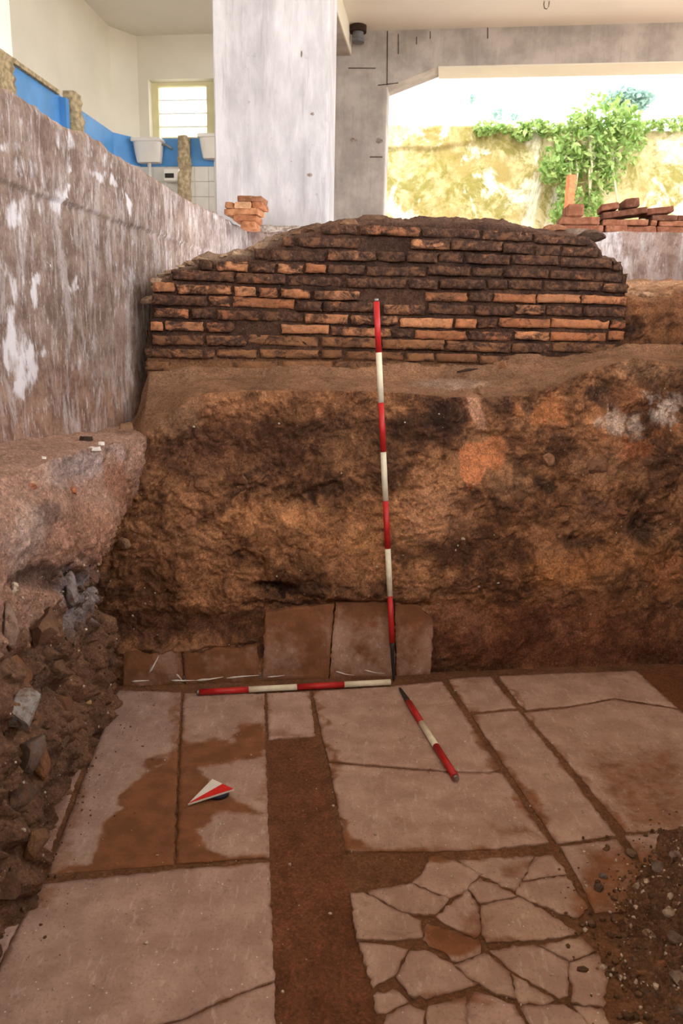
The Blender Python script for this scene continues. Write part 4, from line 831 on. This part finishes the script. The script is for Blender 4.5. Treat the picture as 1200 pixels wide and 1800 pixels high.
# side beam from the broad pillar back to the rear pillar
eb = onb(617, 97); zsb = float(eb[2]); eb[2] = 0; L = float(np.dot(eb-pl, BD))-.34
sb = empty('concrete_beam', (eb[0], eb[1], zsb)); tag(sb, 'short cream painted beam running back from the broad pillar', 'beam')
put(obox('beam_body', eb-BD*L-BR*.28, .28, L, zsb, ZC, MAT_PLASTER), sb); put(obox('bare_soffit', eb-BD*L-BR*.275, .265, L-.01, zsb-.006, zsb+.01, MAT_BEAM), sb)
# ceiling
ceil = prism('ceiling', [(-4.6, -3.6), (4.6, -3.6), (4.6, 9.4), (-4.6, 9.9)], ZC, ZC+.22, MAT_CEIL); tag(ceil, 'flat cream painted concrete ceiling', kind='structure')
# short drain pipe by the rear pillar
pt = onb(632, 44)-BD*.14; root = empty('drain_pipe', (pt[0], pt[1], pt[2])); tag(root, 'short dark grey drain pipe stub hanging under the ceiling', 'pipe')
pb_ = onb(632, 84)-BD*.14; put(tube('pipe', [(pt[0], pt[1], ZC), (pb_[0], pb_[1], pb_[2])], .055, MAT_PIPE, None, 18), root); put(tube('collar', [(pt[0], pt[1], ZC-.06), (pt[0], pt[1], ZC-.001)], .085, MAT_DARKSHARD, None, 18), root)
put(tube('rim', [(pb_[0], pb_[1], pb_[2]), (pb_[0], pb_[1], pb_[2]+.03)], .062, MAT_PIPE, None, 18), root)
# wire loop in the ceiling
wp = az(960, 2, ZC); wp_ = [wp+np.array([dx, 0, dz]) for dx, dz in ((-.02, 0), (-.022, -.03), (-.012, -.06), (.008, -.065), (.024, -.04), (.026, 0))]
tag(tube('wire_hook', wp_, .004, MAT_DARKSHARD, None, 6), 'thin dark wire loop hanging from the ceiling', 'hook')

# ------------------------------------------------------------------ washroom behind: walls, dado, window, tiles
W0 = np.array([-2.63, 6.72, 0]); W1 = np.array([-2.45, 8.80, 0]); W2 = np.array([-2.235, 9.05, 0]); wd = (W1-W0)/np.linalg.norm(W1-W0); WB = W0-wd*4.2
ZD = 3.466; ZDL = 3.187
def wallseg(name, a, b, z0, z1, mat, th=.2, parent=None):             # thickness goes to the left/back of a->b
    d = (b-a)/np.linalg.norm(b-a); n_ = np.array([-d[1], d[0], 0]); q = [a, b, b+n_*th, a+n_*th]; return prism(name, [(p[0], p[1]) for p in q], z0, z1, mat, parent)
wl = wallseg('wall_washroom_left', W0, W1, ZD, ZC, MAT_PLASTER); tag(wl, 'cream plastered side wall of the washroom above a blue dado', kind='structure')
o = wallseg('low_wall', WB, W1, 2.05, ZDL, MAT_TILE, .2, wl)
o = wallseg('blue_dado', WB, W1, ZDL, ZD, MAT_BLUE, .2, wl)
wallseg('corner_wall', W1, W2, ZD, ZC, MAT_PLASTER, .2, wl); wallseg('corner_dado', W1, W2, ZDL, ZD, MAT_BLUE, .2, wl); wallseg('corner_tiles', W1, W2, 2.05, ZDL, MAT_TILE, .2, wl)
nr = np.array([wd[1], -wd[0], 0])
rail0, rail1 = WB, W0+wd*.75
hexa('dado_rail', [rail0+np.array([0, 0, ZD-.015]), rail1+np.array([0, 0, ZD-.015]), rail1+nr*.035+np.array([0, 0, ZD-.015]), rail0+nr*.035+np.array([0, 0, ZD-.015])], [rail0+np.array([0, 0, ZD+.02]), rail1+np.array([0, 0, ZD+.02]), rail1+nr*.035+np.array([0, 0, ZD+.02]), rail0+nr*.035+np.array([0, 0, ZD+.02])], MAT_RUBBLE, wl)
R_end = W2+BR*3.1
def onw(x, y): return apl(x, y, W2, BD)
uw = lambda P: float(np.dot(P-W2, BR))
wu0, wu1 = uw(onw(262, 200)), uw(onw(379, 200)); wz1 = float(onw(300, 139)[2]); wz0 = ZD
wr = empty('wall_washroom_back', tuple(W2)); tag(wr, 'cream back wall of the washroom with blue dado and white tiles', kind='structure')
def wr_box(name, u0, u1, z0, z1, mat, d0=0., d1=.22): return put(obox(name, W2+BR*u0+BD*d0, u1-u0, d1-d0, z0, z1, mat), wr)
wr_box('plaster', -.02, wu0, ZD, ZC, MAT_PLASTER); WEND = uw(onw(470, 200))
wr_box('plaster', wu1, WEND, ZD, ZC, MAT_PLASTER); wr_box('plaster', wu0, wu1, wz1, ZC, MAT_PLASTER); wr_box('blue_dado', -.02, WEND, ZDL, ZD, MAT_BLUE); wr_box('tile_backing', -.02, WEND, 2.05, ZDL, MAT_RUBBLE, .008)
for i in range(12):
    for j in range(6):
        z1_ = ZDL-.003-j*.152
        put(obox('tile', W2+BR*(-.01+i*.152)-BD*.003, .149, .01, z1_-.149, z1_, MAT_TILE, None, .002), wr)
# window
win = empty('window_1', tuple(W2+BR*wu0+np.array([0, 0, wz0]))); tag(win, 'small cream framed washroom window with hazy glass', kind='structure')
gu0, gu1 = uw(apl(280, 200, W2+BD*.12, BD)), uw(apl(364, 200, W2+BD*.12, BD)); gz1 = float(apl(320, 152, W2+BD*.12, BD)[2]); gz0 = float(apl(320, 240, W2+BD*.12, BD)[2])
def wbox(n_, u0, u1, z0, z1, mat, d0, d1): return put(obox(n_, W2+BR*u0+BD*d0, u1-u0, d1-d0, z0, z1, mat), win)
wbox('frame_side', wu0, gu0, wz0, wz1, MAT_CREAM, .10, .16); wbox('frame_side', gu1, wu1, wz0, wz1, MAT_CREAM, .10, .16); wbox('frame_top', gu0, gu1, gz1, wz1, MAT_CREAM, .10, .16); wbox('sill', wu0, wu1, wz0-.0, wz0+.012, MAT_CREAM, .0, .16)
gm, gnt, gb = nodes('hazy_pane'); tr = gnt.nodes.new('ShaderNodeBsdfTransparent'); tl = gnt.nodes.new('ShaderNodeBsdfTranslucent'); tl.inputs[0].default_value = (.95, .97, .9, 1); mxs = gnt.nodes.new('ShaderNodeMixShader'); mxs.inputs[0].default_value = .3
gnt.links.new(tr.outputs[0], mxs.inputs[1]); gnt.links.new(tl.outputs[0], mxs.inputs[2]); gnt.links.new(mxs.outputs[0], gnt.nodes['Material Output'].inputs[0])
hgt = gz1-wz0-.012
for j in range(4):
    wbox('pane', gu0, gu1, wz0+.012+hgt*j/4+.004, wz0+.012+hgt*(j+1)/4-.004, gm, .125, .131)
    if j: wbox('glazing_bar', gu0, gu1, wz0+.012+hgt*j/4-.005, wz0+.012+hgt*j/4+.005, MAT_RAIL, .118, .138)
# cisterns
def cistern(x0, x1, y0, y1, label):
    c0, c1 = onw(x0, y0), onw(x1, y1); u0, u1 = uw(c0), uw(c1); zt_, zb_2 = float(c0[2]), float(c1[2]); root = empty('toilet_cistern', tuple(W2+BR*(u0+u1)/2+np.array([0, 0, zb_2]))); tag(root, label, 'cistern', 'washroom cisterns')
    bm = bmesh.new(); rings = []
    for t, kx in ((0, .78), (.06, .84), (.5, .93), (1, 1.)):
        zz = zb_2+(zt_-.04-zb_2)*t; hw = (u1-u0)/2*kx; dd = .16*(.75+.25*t); cu_ = (u0+u1)/2; ring = []
        for a in range(20):
            th = 2*math.pi*a/20; sx = math.copysign(abs(math.cos(th))**.45, math.cos(th)); sy = math.copysign(abs(math.sin(th))**.45, math.sin(th))
            p = W2+BR*(cu_+hw*sx)-BD*(dd/2+.004+dd/2*sy); ring.append(bm.verts.new((p[0], p[1], zz)))
        rings.append(ring)
    for r1, r2 in zip(rings, rings[1:]):
        for a in range(20): bm.faces.new((r1[a], r1[(a+1) % 20], r2[(a+1) % 20], r2[a]))
    bm.faces.new(rings[0][::-1]); bm.faces.new(rings[-1]); put(bmobj('tank', bm, MAT_CERAMIC, None), root)
    put(obox('lid', W2+BR*(u0-.008)-BD*.175, u1-u0+.016, .172, zt_-.04, zt_, MAT_CERAMIC, None, .008), root)
    lv = W2+BR*(u1-.01)-BD*.09+np.array([0, 0, zt_-.06]); put(tube('lever', [lv, lv+BR*.05, lv+BR*.11-np.array([0, 0, .04])], .011, MAT_METAL, None, 8), root)
    pp_ = W2+BR*(u0+u1)/2-BD*.07; put(tube('flush_pipe', [pp_+np.array([0, 0, zb_2+.02]), pp_+np.array([0, 0, 2.5])], .02, MAT_CERAMIC, None, 10), root)
cistern(241, 291, 248, 289, 'white ceramic toilet cistern with side lever below the window, left of the broken partition')
cistern(356, 408, 241, 282, 'white ceramic toilet cistern half hidden by the broad pillar')
# paper holder
q0, q1 = onw(293, 300), onw(322, 322); root = empty('paper_holder', tuple(q0)); tag(root, 'small white paper holder with dark slot beside the broken partition', 'paper holder')
put(obox('case', W2+BR*uw(q0)-BD*.12, uw(q1)-uw(q0), .116, float(q1[2]), float(q0[2]), MAT_CERAMIC, None, .01), root); put(obox('slot', W2+BR*(uw(q0)+.02)-BD*.124, (uw(q1)-uw(q0))*.55, .01, float(q1[2])+.03, float(q0[2])-.05, MAT_STEEL), root)
# broken partition stubs
def stub(name, base, ax_out, ax_w, w_, d_, z0, z1, mat, label, seed):
    n_ = 26; zs = np.linspace(z0, z1, n_); G_ = np.zeros((9, n_, 3)); prof = [(0, 0), (0, .5), (.0, 1), (.3, 1.05), (.5, 1.), (.8, 1.05), (1, 1), (1, .5), (1, 0)]
    for i, (a, b) in enumerate(prof): G_[i] = base+ax_w*(a*w_)+ax_out*(b*d_); G_[i, :, 2] = zs
    nz_ = fbm(G_, 14, 3, seed); G_ = G_+ax_out*(nz_*.05)[..., None]+ax_w*(fbm(G_, 11, 3, seed+3)*.03)[..., None]
    o = gridobj(name, G_, mat, None); return tag(o, label, 'partition stub')
ps = onw(318, 300); ps[2] = 0; pe = onw(336, 300); pe[2] = 0
stub('partition_stub', ps, -BD, BR, float(np.linalg.norm(pe-ps)), .12, 2.3, ZD+.0, MAT_RUBBLE, 'ragged brown stub of a removed partition between the two cisterns', 800)
s2 = apl(112, 190, W0, nr); s2[2] = 0
stub('partition_stub', s2, nr, wd, .16, .10, 2.6, ZD+.06, MAT_RUBBLE, 'pale ragged partition stub on the blue dado of the washroom side wall', 820)
s3 = apl(5, 130, W0, nr); s3[2] = 0
stub('partition_stub', s3, nr, -wd, .25, .10, 2.6, ZD-.03, MAT_RUBBLE, 'broken masonry scar at the open end of the blue dado', 840)
tag(wallseg('dado_pilaster', s2-wd*.02-nr*.0, s2+nr*.0+wd*.0001-wd*.09, 2.6, ZD-.02, MAT_BLUE, .06), 'narrow blue painted pilaster beside the pale partition stub', 'pilaster')

# ------------------------------------------------------------------ ground around the trench, banks out of frame, yard
gs = prism('ground_slab', [(-4.6, -1.6), (-1.75, -1.6), (-.9, 5.3), (-.95, 5.9), (-.9, 9.4), (-4.6, 9.8)], 1.8, 2.05, MAT_GROUND); tag(gs, 'bare ground behind the foundation wall', kind='structure')
gs2 = prism('ground_slab', [(-.9, 6.0), (6.5, 5.1), (6.5, 9.4), (-.9, 9.4)], 1.8, 2.05, MAT_GROUND); tag(gs2, 'bare ground between foundation and rear opening', kind='structure')
gs3 = prism('ground_slab', [(2.2, -1.6), (6.5, -1.6), (6.5, 5.05), (2.2, 5.3)], 1.5, 2.0, MAT_GROUND); tag(gs3, 'bare ground along the right of the trench', kind='structure')
gs4 = prism('ground_slab', [(-1.9, -1.6), (3.5, -1.6), (3.5, -.62), (-1.6, -.62)], 1.5, 2.0, MAT_GROUND); tag(gs4, 'bare ground at the near end of the trench', kind='structure')
def plain_bank(name, a, b, z1, label, seed, flip):
    nU, nV = 120, 60; ts = np.linspace(0, 1, nU); G_ = np.zeros((nU, nV, 3)); d = (b-a)/np.linalg.norm(b-a); n_ = np.array([-d[1], d[0], 0])
    for j in range(nV): G_[:, j] = a+(b-a)*ts[:, None]; G_[:, j, 2] = -.03+(z1+.03)*j/(nV-1)
    G_ = G_+n_*(fbm(G_, 5, 4, seed)*.05+.10*(1-G_[..., 2]/z1))[..., None]; kb = np.clip(.5+.6*fbm(G_, 6, 4, seed+4), 0, 1)[..., None]
    return tag(gridobj(name, G_, MAT_EARTH, None, np.clip(lin(92, 62, 44)+(lin(160, 110, 74)-lin(92, 62, 44))*kb, .01, .9), flip=flip), label, kind='structure')
plain_bank('wall_right', np.array([2.05, -.7, 0]), np.array([2.05, 3.75, 0]), 1.62, 'soil bank along the right of the trench', 900, True)
plain_bank('wall_front', np.array([-1.2, -.62, 0]), np.array([2.6, -.62, 0]), 1.98, 'soil bank at the near end of the trench', 920, False)
for nm, q, z_ in (('yard', [(-40, -40), (40, -40), (40, -1.61), (-40, -1.61)], 1.95), ('yard', [(-40, -1.6), (-4.6, -1.6), (-4.6, 40), (-40, 40)], 1.95), ('yard', [(6.5, -1.6), (40, -1.6), (40, 40), (6.5, 40)], 1.95), ('yard', [(-4.6, 9.4), (6.5, 9.4), (6.5, 40), (-4.6, 40)], 1.95)):
    tag(prism('yard', q, z_-.1, z_, MAT_YARD), 'pale bare yard outside the building', kind='structure')

# ------------------------------------------------------------------ retaining wall, climbers, fence, tree beyond the opening
RW = 13.0; zrw = float(ay(800, 222, RW)[2])
NQ2, NZ2 = 260, 90; rx = np.linspace(-4.5, 9.5, NQ2); GR = np.zeros((NQ2, NZ2+10, 3))
for j in range(NZ2+10):
    if j < NZ2: GR[:, j, 0] = rx; GR[:, j, 1] = RW; GR[:, j, 2] = 1.9+(zrw-1.9)*j/(NZ2-1)
    else: GR[:, j, 0] = rx; GR[:, j, 1] = RW+.45*(j-NZ2+1)/10; GR[:, j, 2] = zrw
XR, YR = proj(GR); nr_ = fbm(GR, 1.5, 4, 950); GR[..., 1] -= .04*nr_+.015*fbm(GR, 7, 3, 955)+.05*pmask(XR+nr_*20, YR+nr_*6, [(600, 200), (836, 200), (832, 250), (760, 262), (600, 262)], 3); GR[..., 2] += .02*fbm(GR, 2, 3, 957)
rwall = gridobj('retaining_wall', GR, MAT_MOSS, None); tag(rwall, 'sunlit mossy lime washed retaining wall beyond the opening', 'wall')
def leaves(name, clusters, n, size, mat, parent, seed):
    r = np.random.default_rng(seed); wts = np.array([c[3]*c[4]*c[5] for c in clusters])**.66; wts /= wts.sum(); ids = r.choice(len(clusters), n, p=wts); cl = np.array(clusters)[ids]
    d = r.normal(size=(n, 3)); d /= np.linalg.norm(d, axis=1)[:, None]; d *= r.uniform(.45, 1.05, (n, 1)); c = cl[:, :3]+d*cl[:, 3:6]
    a = r.normal(size=(n, 3)); a /= np.linalg.norm(a, axis=1)[:, None]; b = np.cross(a, r.normal(size=(n, 3))); b /= np.linalg.norm(b, axis=1)[:, None]; sz = size*r.uniform(.6, 1.3, (n, 1)); cc = np.cross(a, b)*sz*.12
    V = np.stack([c-a*sz, c+b*sz*.5+cc, c+a*sz, c-b*sz*.5+cc], 1).reshape(-1, 3); me_f = [(4*i, 4*i+1, 4*i+2, 4*i+3) for i in range(n)]
    return meshobj(name, V, me_f, mat, parent)
def cl_px(lst, D, dep=.25): 
    out = []
    for x, y, rx_, ry_ in lst: p = ay(x, y, D); k_ = D/F; out.append((p[0], p[1], p[2], rx_*k_, dep, ry_*k_))
    return out
shrub = empty('climbing_shrub', tuple(ay(1030, 385, 12.7))); tag(shrub, 'bushy light green climber with pale hanging stems over the retaining wall', 'shrub')
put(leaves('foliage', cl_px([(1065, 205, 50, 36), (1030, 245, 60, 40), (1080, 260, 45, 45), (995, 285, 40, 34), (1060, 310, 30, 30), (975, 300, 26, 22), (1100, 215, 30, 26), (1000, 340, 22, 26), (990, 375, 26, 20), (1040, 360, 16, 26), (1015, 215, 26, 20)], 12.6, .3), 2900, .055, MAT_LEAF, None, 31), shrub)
for i, (x0_, y0_, x1_, y1_, x2, y2) in enumerate([(1035, 230, 1040, 290, 1034, 380), (1005, 250, 1015, 300, 1010, 345), (1000, 260, 1002, 310, 1000, 350), (1075, 260, 1080, 320, 1086, 362), (1050, 240, 1035, 300, 1036, 375), (1020, 240, 990, 280, 965, 310), (1040, 300, 1055, 330, 1066, 345)]):
    put(tube('stem', [ay(x0_, y0_, 12.75), ay(x1_, y1_, 12.5), ay(x2, y2, 12.6)], [.018, .016, .01], MAT_STEM, None, 7), shrub)
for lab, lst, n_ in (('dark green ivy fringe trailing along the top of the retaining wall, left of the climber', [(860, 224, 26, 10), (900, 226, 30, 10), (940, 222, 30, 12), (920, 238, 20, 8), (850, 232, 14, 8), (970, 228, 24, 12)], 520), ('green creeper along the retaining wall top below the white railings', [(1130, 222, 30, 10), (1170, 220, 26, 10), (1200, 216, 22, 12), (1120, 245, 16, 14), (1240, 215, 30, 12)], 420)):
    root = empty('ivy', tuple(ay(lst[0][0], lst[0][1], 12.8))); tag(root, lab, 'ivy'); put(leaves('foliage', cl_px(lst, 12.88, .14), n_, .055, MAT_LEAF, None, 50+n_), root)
tr_ = empty('tree', tuple(ay(1115, 260, 24))); tag(tr_, 'hazy blue green tree far behind the railings', 'tree')
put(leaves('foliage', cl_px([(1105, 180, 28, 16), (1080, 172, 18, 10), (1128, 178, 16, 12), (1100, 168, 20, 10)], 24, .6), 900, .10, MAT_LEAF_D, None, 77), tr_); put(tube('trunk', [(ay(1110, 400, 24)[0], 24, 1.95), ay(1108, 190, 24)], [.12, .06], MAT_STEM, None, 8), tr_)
tr2 = empty('tree', tuple(ay(865, 260, 22))); tag(tr2, 'thin sapling rising above the plain end of the retaining wall', 'tree')
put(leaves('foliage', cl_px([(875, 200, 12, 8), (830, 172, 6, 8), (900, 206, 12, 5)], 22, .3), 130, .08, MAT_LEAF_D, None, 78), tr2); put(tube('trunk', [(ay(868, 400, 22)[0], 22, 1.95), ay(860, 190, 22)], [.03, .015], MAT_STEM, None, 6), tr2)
fen = empty('railing', tuple(ay(1140, 212, 13.3))); tag(fen, 'white metal railing on top of the retaining wall', 'railing')
for i in range(22):
    p = ay(1088+i*9, 190, 13.3); put(tube('baluster', [(p[0], p[1], zrw-.05), (p[0], p[1], zrw+.28)], .012, MAT_RAIL, None, 6), fen)
pa, pb2 = ay(1085, 190, 13.3), ay(1290, 190, 13.3)
for dz in (.05, .25): put(tube('rail', [(pa[0], pa[1], zrw+dz), (pb2[0], pb2[1], zrw+dz)], .016, MAT_RAIL, None, 6), fen)
post = ay(1001, 345, 12.1); root = empty('iron_post', (post[0], post[1], 1.95)); tag(root, 'rusty orange iron post in front of the climber', 'post')
put(box('shaft', (post[0], post[1], (1.95+float(ay(1001, 308, 12.1)[2]))/2), (.11, .11, float(ay(1001, 308, 12.1)[2])-1.95), MAT_IRON, None, .1, .008), root); put(box('base_plate', (post[0], post[1], 1.96), (.22, .22, .02), MAT_IRON, None, .1), root)
# greenery seen through the washroom window
gp = empty('shrub', tuple(onw(340, 330)+BD*2.5)); tag(gp, 'green shrub blurred outside the washroom window', 'shrub')
cw = onw(345, 232)+BD*1.6; cw2 = onw(320, 160)+BD*1.8
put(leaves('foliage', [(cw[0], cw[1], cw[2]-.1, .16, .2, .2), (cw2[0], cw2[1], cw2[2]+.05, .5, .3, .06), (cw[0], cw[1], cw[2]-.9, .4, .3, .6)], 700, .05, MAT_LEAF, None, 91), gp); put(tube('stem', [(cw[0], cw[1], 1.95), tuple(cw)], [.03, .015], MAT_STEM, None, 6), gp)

# ------------------------------------------------------------------ loose bricks
def loose(px, py, Lpx, tpx, tilt, D, depth, tone, label, group, seed, yaw=0.):
    p = ay(px, py, D); mpp = D*.975/F; R = Matrix.Rotation(-BA+yaw, 3, 'Z') @ Matrix.Rotation(math.radians(tilt), 3, 'Y')
    o = make_brick('loose_brick', p, (Lpx*mpp*.97, depth, tpx*mpp*.93), None, R, MAT_LOOSE, seed, .0025); o.color = (*lin(*tone), 1); tag(o, label, 'brick', group); return o
ORD = ['bottom', 'second', 'third', 'fourth', 'fifth', 'sixth', 'seventh']
LS = [(441, 398, 26, 12, 0, -.01), (436, 386.5, 42, 11, 2, 0), (430, 375, 60, 11, -1, 0), (457, 364, 19, 10, 0, .0), (431, 364, 28, 10.5, 0, -.02), (408, 364, 15, 10, 2, .0), (444, 353.5, 42, 10, 1, .01)]
LT = [(176, 118, 84), (168, 110, 76), (186, 130, 92), (172, 112, 78), (206, 158, 120), (170, 116, 82), (150, 102, 74)]
LN = ['small bottom brick of the little stack beside the broad pillar', 'second brick up in the little stack beside the broad pillar', 'widest brick in the middle of the little stack beside the broad pillar', 'short brick under the top one, pillar side of the little stack', 'pale tan brick end facing out of the little stack by the pillar', 'short brick on the foundation side of the little stack by the pillar', 'topmost brown brick of the little stack beside the broad pillar']
for i, (x, y, L_, t_, ti, dz) in enumerate(LS): loose(x, y, L_, t_, ti, 4.98+dz, .16, LT[i], LN[i], 'small brick stack by the pillar', 2000+i, br.uniform(-.05, .05))
DA = float(az(1015, 412, 2.08)[1])+.14; DBk = float(az(1130, 414, 2.08)[1])+.14
RS = [(1020, 405.5, 68, 12, 0, DA, 'bottom tile brick of the low pile topped by an upright block'), (1014, 392, 66, 13, 0, DA, 'middle tile brick of the low pile topped by an upright block'), (1006, 374, 28, 22, -1, DA, 'dark upright brick block on top of the low pile'),
      (1077, 406, 36, 12, 0, DBk, 'short bottom brick of the long heap, nearest the low pile'), (1119, 407.5, 50, 12, 1, DBk, 'long bottom brick in the middle of the long heap'), (1174, 408, 54, 11, -1, DBk, 'bottom brick at the far end of the long heap'),
      (1094, 395, 76, 10.5, 0, DBk, 'thin brick lying level across the bottom row of the long heap'), (1176, 397, 48, 9.5, 0, DBk, 'level brick in the second row at the far end of the long heap'), (1142, 396, 11, 9, 0, DBk, 'small wedge brick between the two halves of the long heap'),
      (1092, 378, 74, 10.5, 8, DBk, 'tilted brick leaning up across the long heap'), (1068, 367, 30, 11, 8, DBk, 'short brick on top of the long heap beside the tilted one'), (1104, 361, 24, 16, 6, DBk, 'square broken brick crowning the long heap'),
      (1160, 387, 42, 9.5, 0, DBk, 'third row brick at the far end of the long heap'), (1152, 374, 45, 10.5, 7, DBk, 'tilted topmost brick at the far end of the long heap'), (1192, 387, 18, 9, 0, DBk, 'short reddish brick behind the far end of the long heap')]
for i, (x, y, L_, t_, ti, D_, lab) in enumerate(RS): loose(x, y, L_, t_, -ti, D_, .2, br.choice([(142, 92, 72), (158, 104, 80), (128, 84, 66), (168, 112, 86)]), lab, 'loose bricks piled on the cross foundation', 2100+i, br.uniform(-.04, .04))

# ------------------------------------------------------------------ ranging poles
def pole(a, b, bands, r, label, tip=None, end=True):
    a, b = np.array(a, float), np.array(b, float); d = (b-a); Lt = np.linalg.norm(d); d = d/Lt; root = empty('ranging_pole', tuple(a)); tag(root, label, 'ranging pole', 'red and white ranging poles'); q = 0.
    if tip: put(tube('steel_tip', [a, a+d*.012, a+d*(tip-.03), a+d*tip], [.002, .006, r*.8, r*.9], MAT_STEEL, None, 14), root); q = tip
    for c_, L_ in bands:
        o = put(tube('band', [a+d*q, a+d*(q+L_)], r, MAT_RED if c_ == 'r' else MAT_WHITE, None, 18), root); o['label'] = 'red painted band' if c_ == 'r' else 'cream white painted band'; q += L_
    if end: put(tube('socket_end', [a+d*q, a+d*(q+.012)], [r*.82, r*.78], MAT_METAL, None, 14), root)
    return root
v0 = az(692, 1198, 0.); v0[2] = .0; v1 = ay(661, 525, 3.24); Lv = float(np.linalg.norm(v1-v0)); tp = Lv-1.4-.012
pole(v0, v1, [('r' if i % 2 == 0 else 'w', .2) for i in range(7)], .0122, 'upright red and white ranging pole leaning against the soil face', tp)
h0 = az(686, 1199, .014); h1 = az(345, 1217, .014); hl = float(np.linalg.norm(h1-h0)); bl = (hl-.012)/4
pole(h0, h1, [('w', bl), ('r', bl), ('w', bl), ('r', bl)], .0125, 'ranging pole lying flat along the foot of the soil face')
g0 = az(702, 1209, .008); g1 = az(802, 1369, .0145); gl = float(np.linalg.norm(g1-g0)); P_ = lambda x, y: float(np.linalg.norm(az(x, y, .012)-g0)); tb = P_(717, 1233)
pole(g0, g1, [('r', P_(740, 1271)-tb), ('w', P_(769, 1312)-P_(740, 1271)), ('r', gl-.012-P_(769, 1312))], .0125, 'short ranging pole lying across the slabs towards the viewer', tb)

# ------------------------------------------------------------------ north arrow
A, Bq, Cq = az(330, 1413, .012), az(373, 1369, .030), az(411, 1387, .030); Mq = (Bq+Cq)/2
na = empty('north_arrow', tuple(az(375, 1400, 0.))); tag(na, 'red and white triangular north arrow board lying on the muddy slab', 'north arrow')
up_ = np.cross(Bq-A, Cq-A); up_ = up_/np.linalg.norm(up_); up_ = up_ if up_[2] > 0 else -up_
put(hexa('board', [A-up_*.006, Bq-up_*.006, Cq-up_*.006], [A, Bq, Cq], MAT_ARROW_W), na)
cen = (A+Bq+Cq)/3; ins = lambda p, k_=.965: cen+(p-cen)*k_
put(hexa('white_face', [A, Bq, Mq], [ins(A)+up_*.0012, ins(Bq)+up_*.0012, ins(Mq)+up_*.0012], MAT_ARROW_W), na)
put(hexa('red_face', [ins(A), ins(Mq), ins(Cq)], [ins(A)+up_*.0018, ins(Mq)+up_*.0018, ins(Cq)+up_*.0018], MAT_ARROW_R), na)
cp = az(376, 1402, .002); put(tube('compass_puck', [(cp[0]+.01, cp[1]+.02, .0), (cp[0]+.01, cp[1]+.02, .017)], .034, MAT_NAVY, None, 20), na)

# ------------------------------------------------------------------ small finds lying about
def shard(name, x, y, z_, L_, w_, h_, mat, lab, cat, yaw, seed, on=None):
    p = az(x, y, z_); r_ = random.Random(seed); bm = bmesh.new(); n_ = 7; lo = []; hi = []
    for i in range(n_):
        t = 2*math.pi*i/n_; k_ = r_.uniform(.7, 1.1); vx, vy = math.cos(t)*L_*k_, math.sin(t)*w_*k_; X_ = vx*math.cos(yaw)-vy*math.sin(yaw); Y_ = vx*math.sin(yaw)+vy*math.cos(yaw)
        lo.append(bm.verts.new((p[0]+X_, p[1]+Y_, p[2]-.004))); hi.append(bm.verts.new((p[0]+X_*.85, p[1]+Y_*.85, p[2]+h_*r_.uniform(.6, 1))))
    bm.faces.new(lo[::-1]); bm.faces.new(hi)
    for i in range(n_): bm.faces.new((lo[i], lo[(i+1) % n_], hi[(i+1) % n_], hi[i]))
    return tag(bmobj(name, bm, mat, None), lab, cat)
shard('tile_shard', 152, 772, 1.045, .03, .012, .012, MAT_DARKSHARD, 'dark curved tile shard on the left ledge at the foundation wall', 'shard', .2, 1)
shard('plaster_shard', 165, 790, 1.045, .022, .008, .010, MAT_SHARD, 'larger white plaster shard on the left ledge', 'shard', .1, 2)
shard('plaster_shard', 178, 781, 1.045, .016, .006, .010, MAT_SHARD, 'small slanting white plaster shard on the left ledge', 'shard', .7, 3)
shard('plaster_shard', 78, 807, 1.05, .008, .007, .010, MAT_SHARD, 'tiny white lump alone on the left ledge near its edge', 'shard', .7, 4)
shard('clod', 222, 752, 1.05, .03, .02, .022, plain('tan_clod', (142, 108, 82), .95, .1, var=.3, scale=40, bump=.6), 'tan clod at the corner of foundation and brick wall', 'clod', .3, 9)
p = sec(np.array(px_sec(820, 652, .4)[0]), np.array(.4), np.array(px_sec(820, 652, .4)[1])); tag(tube('twig', [p-ER*.045-np.array([0, 0, .006]), p+np.array([0, 0, .004]), p+ER*.05+np.array([0, 0, .010])], [.004, .007, .003], MAT_DARKSHARD, None, 7), 'short dark twig on the soil ledge under the brick wall', 'twig')
p = az(1128, 1705, .16); p[2] = float(floor_z(np.array([p[0]]), np.array([p[1]]))[0])+.012; tag(tube('straw', [p+np.array([-.03, -.01, 0]), p+np.array([-.01, 0, .012]), p+np.array([.012, .005, .014]), p+np.array([.03, -.004, .004])], .0012, MAT_STEM, None, 5), 'thin yellowish straw curled on the gravel heap', 'straw')
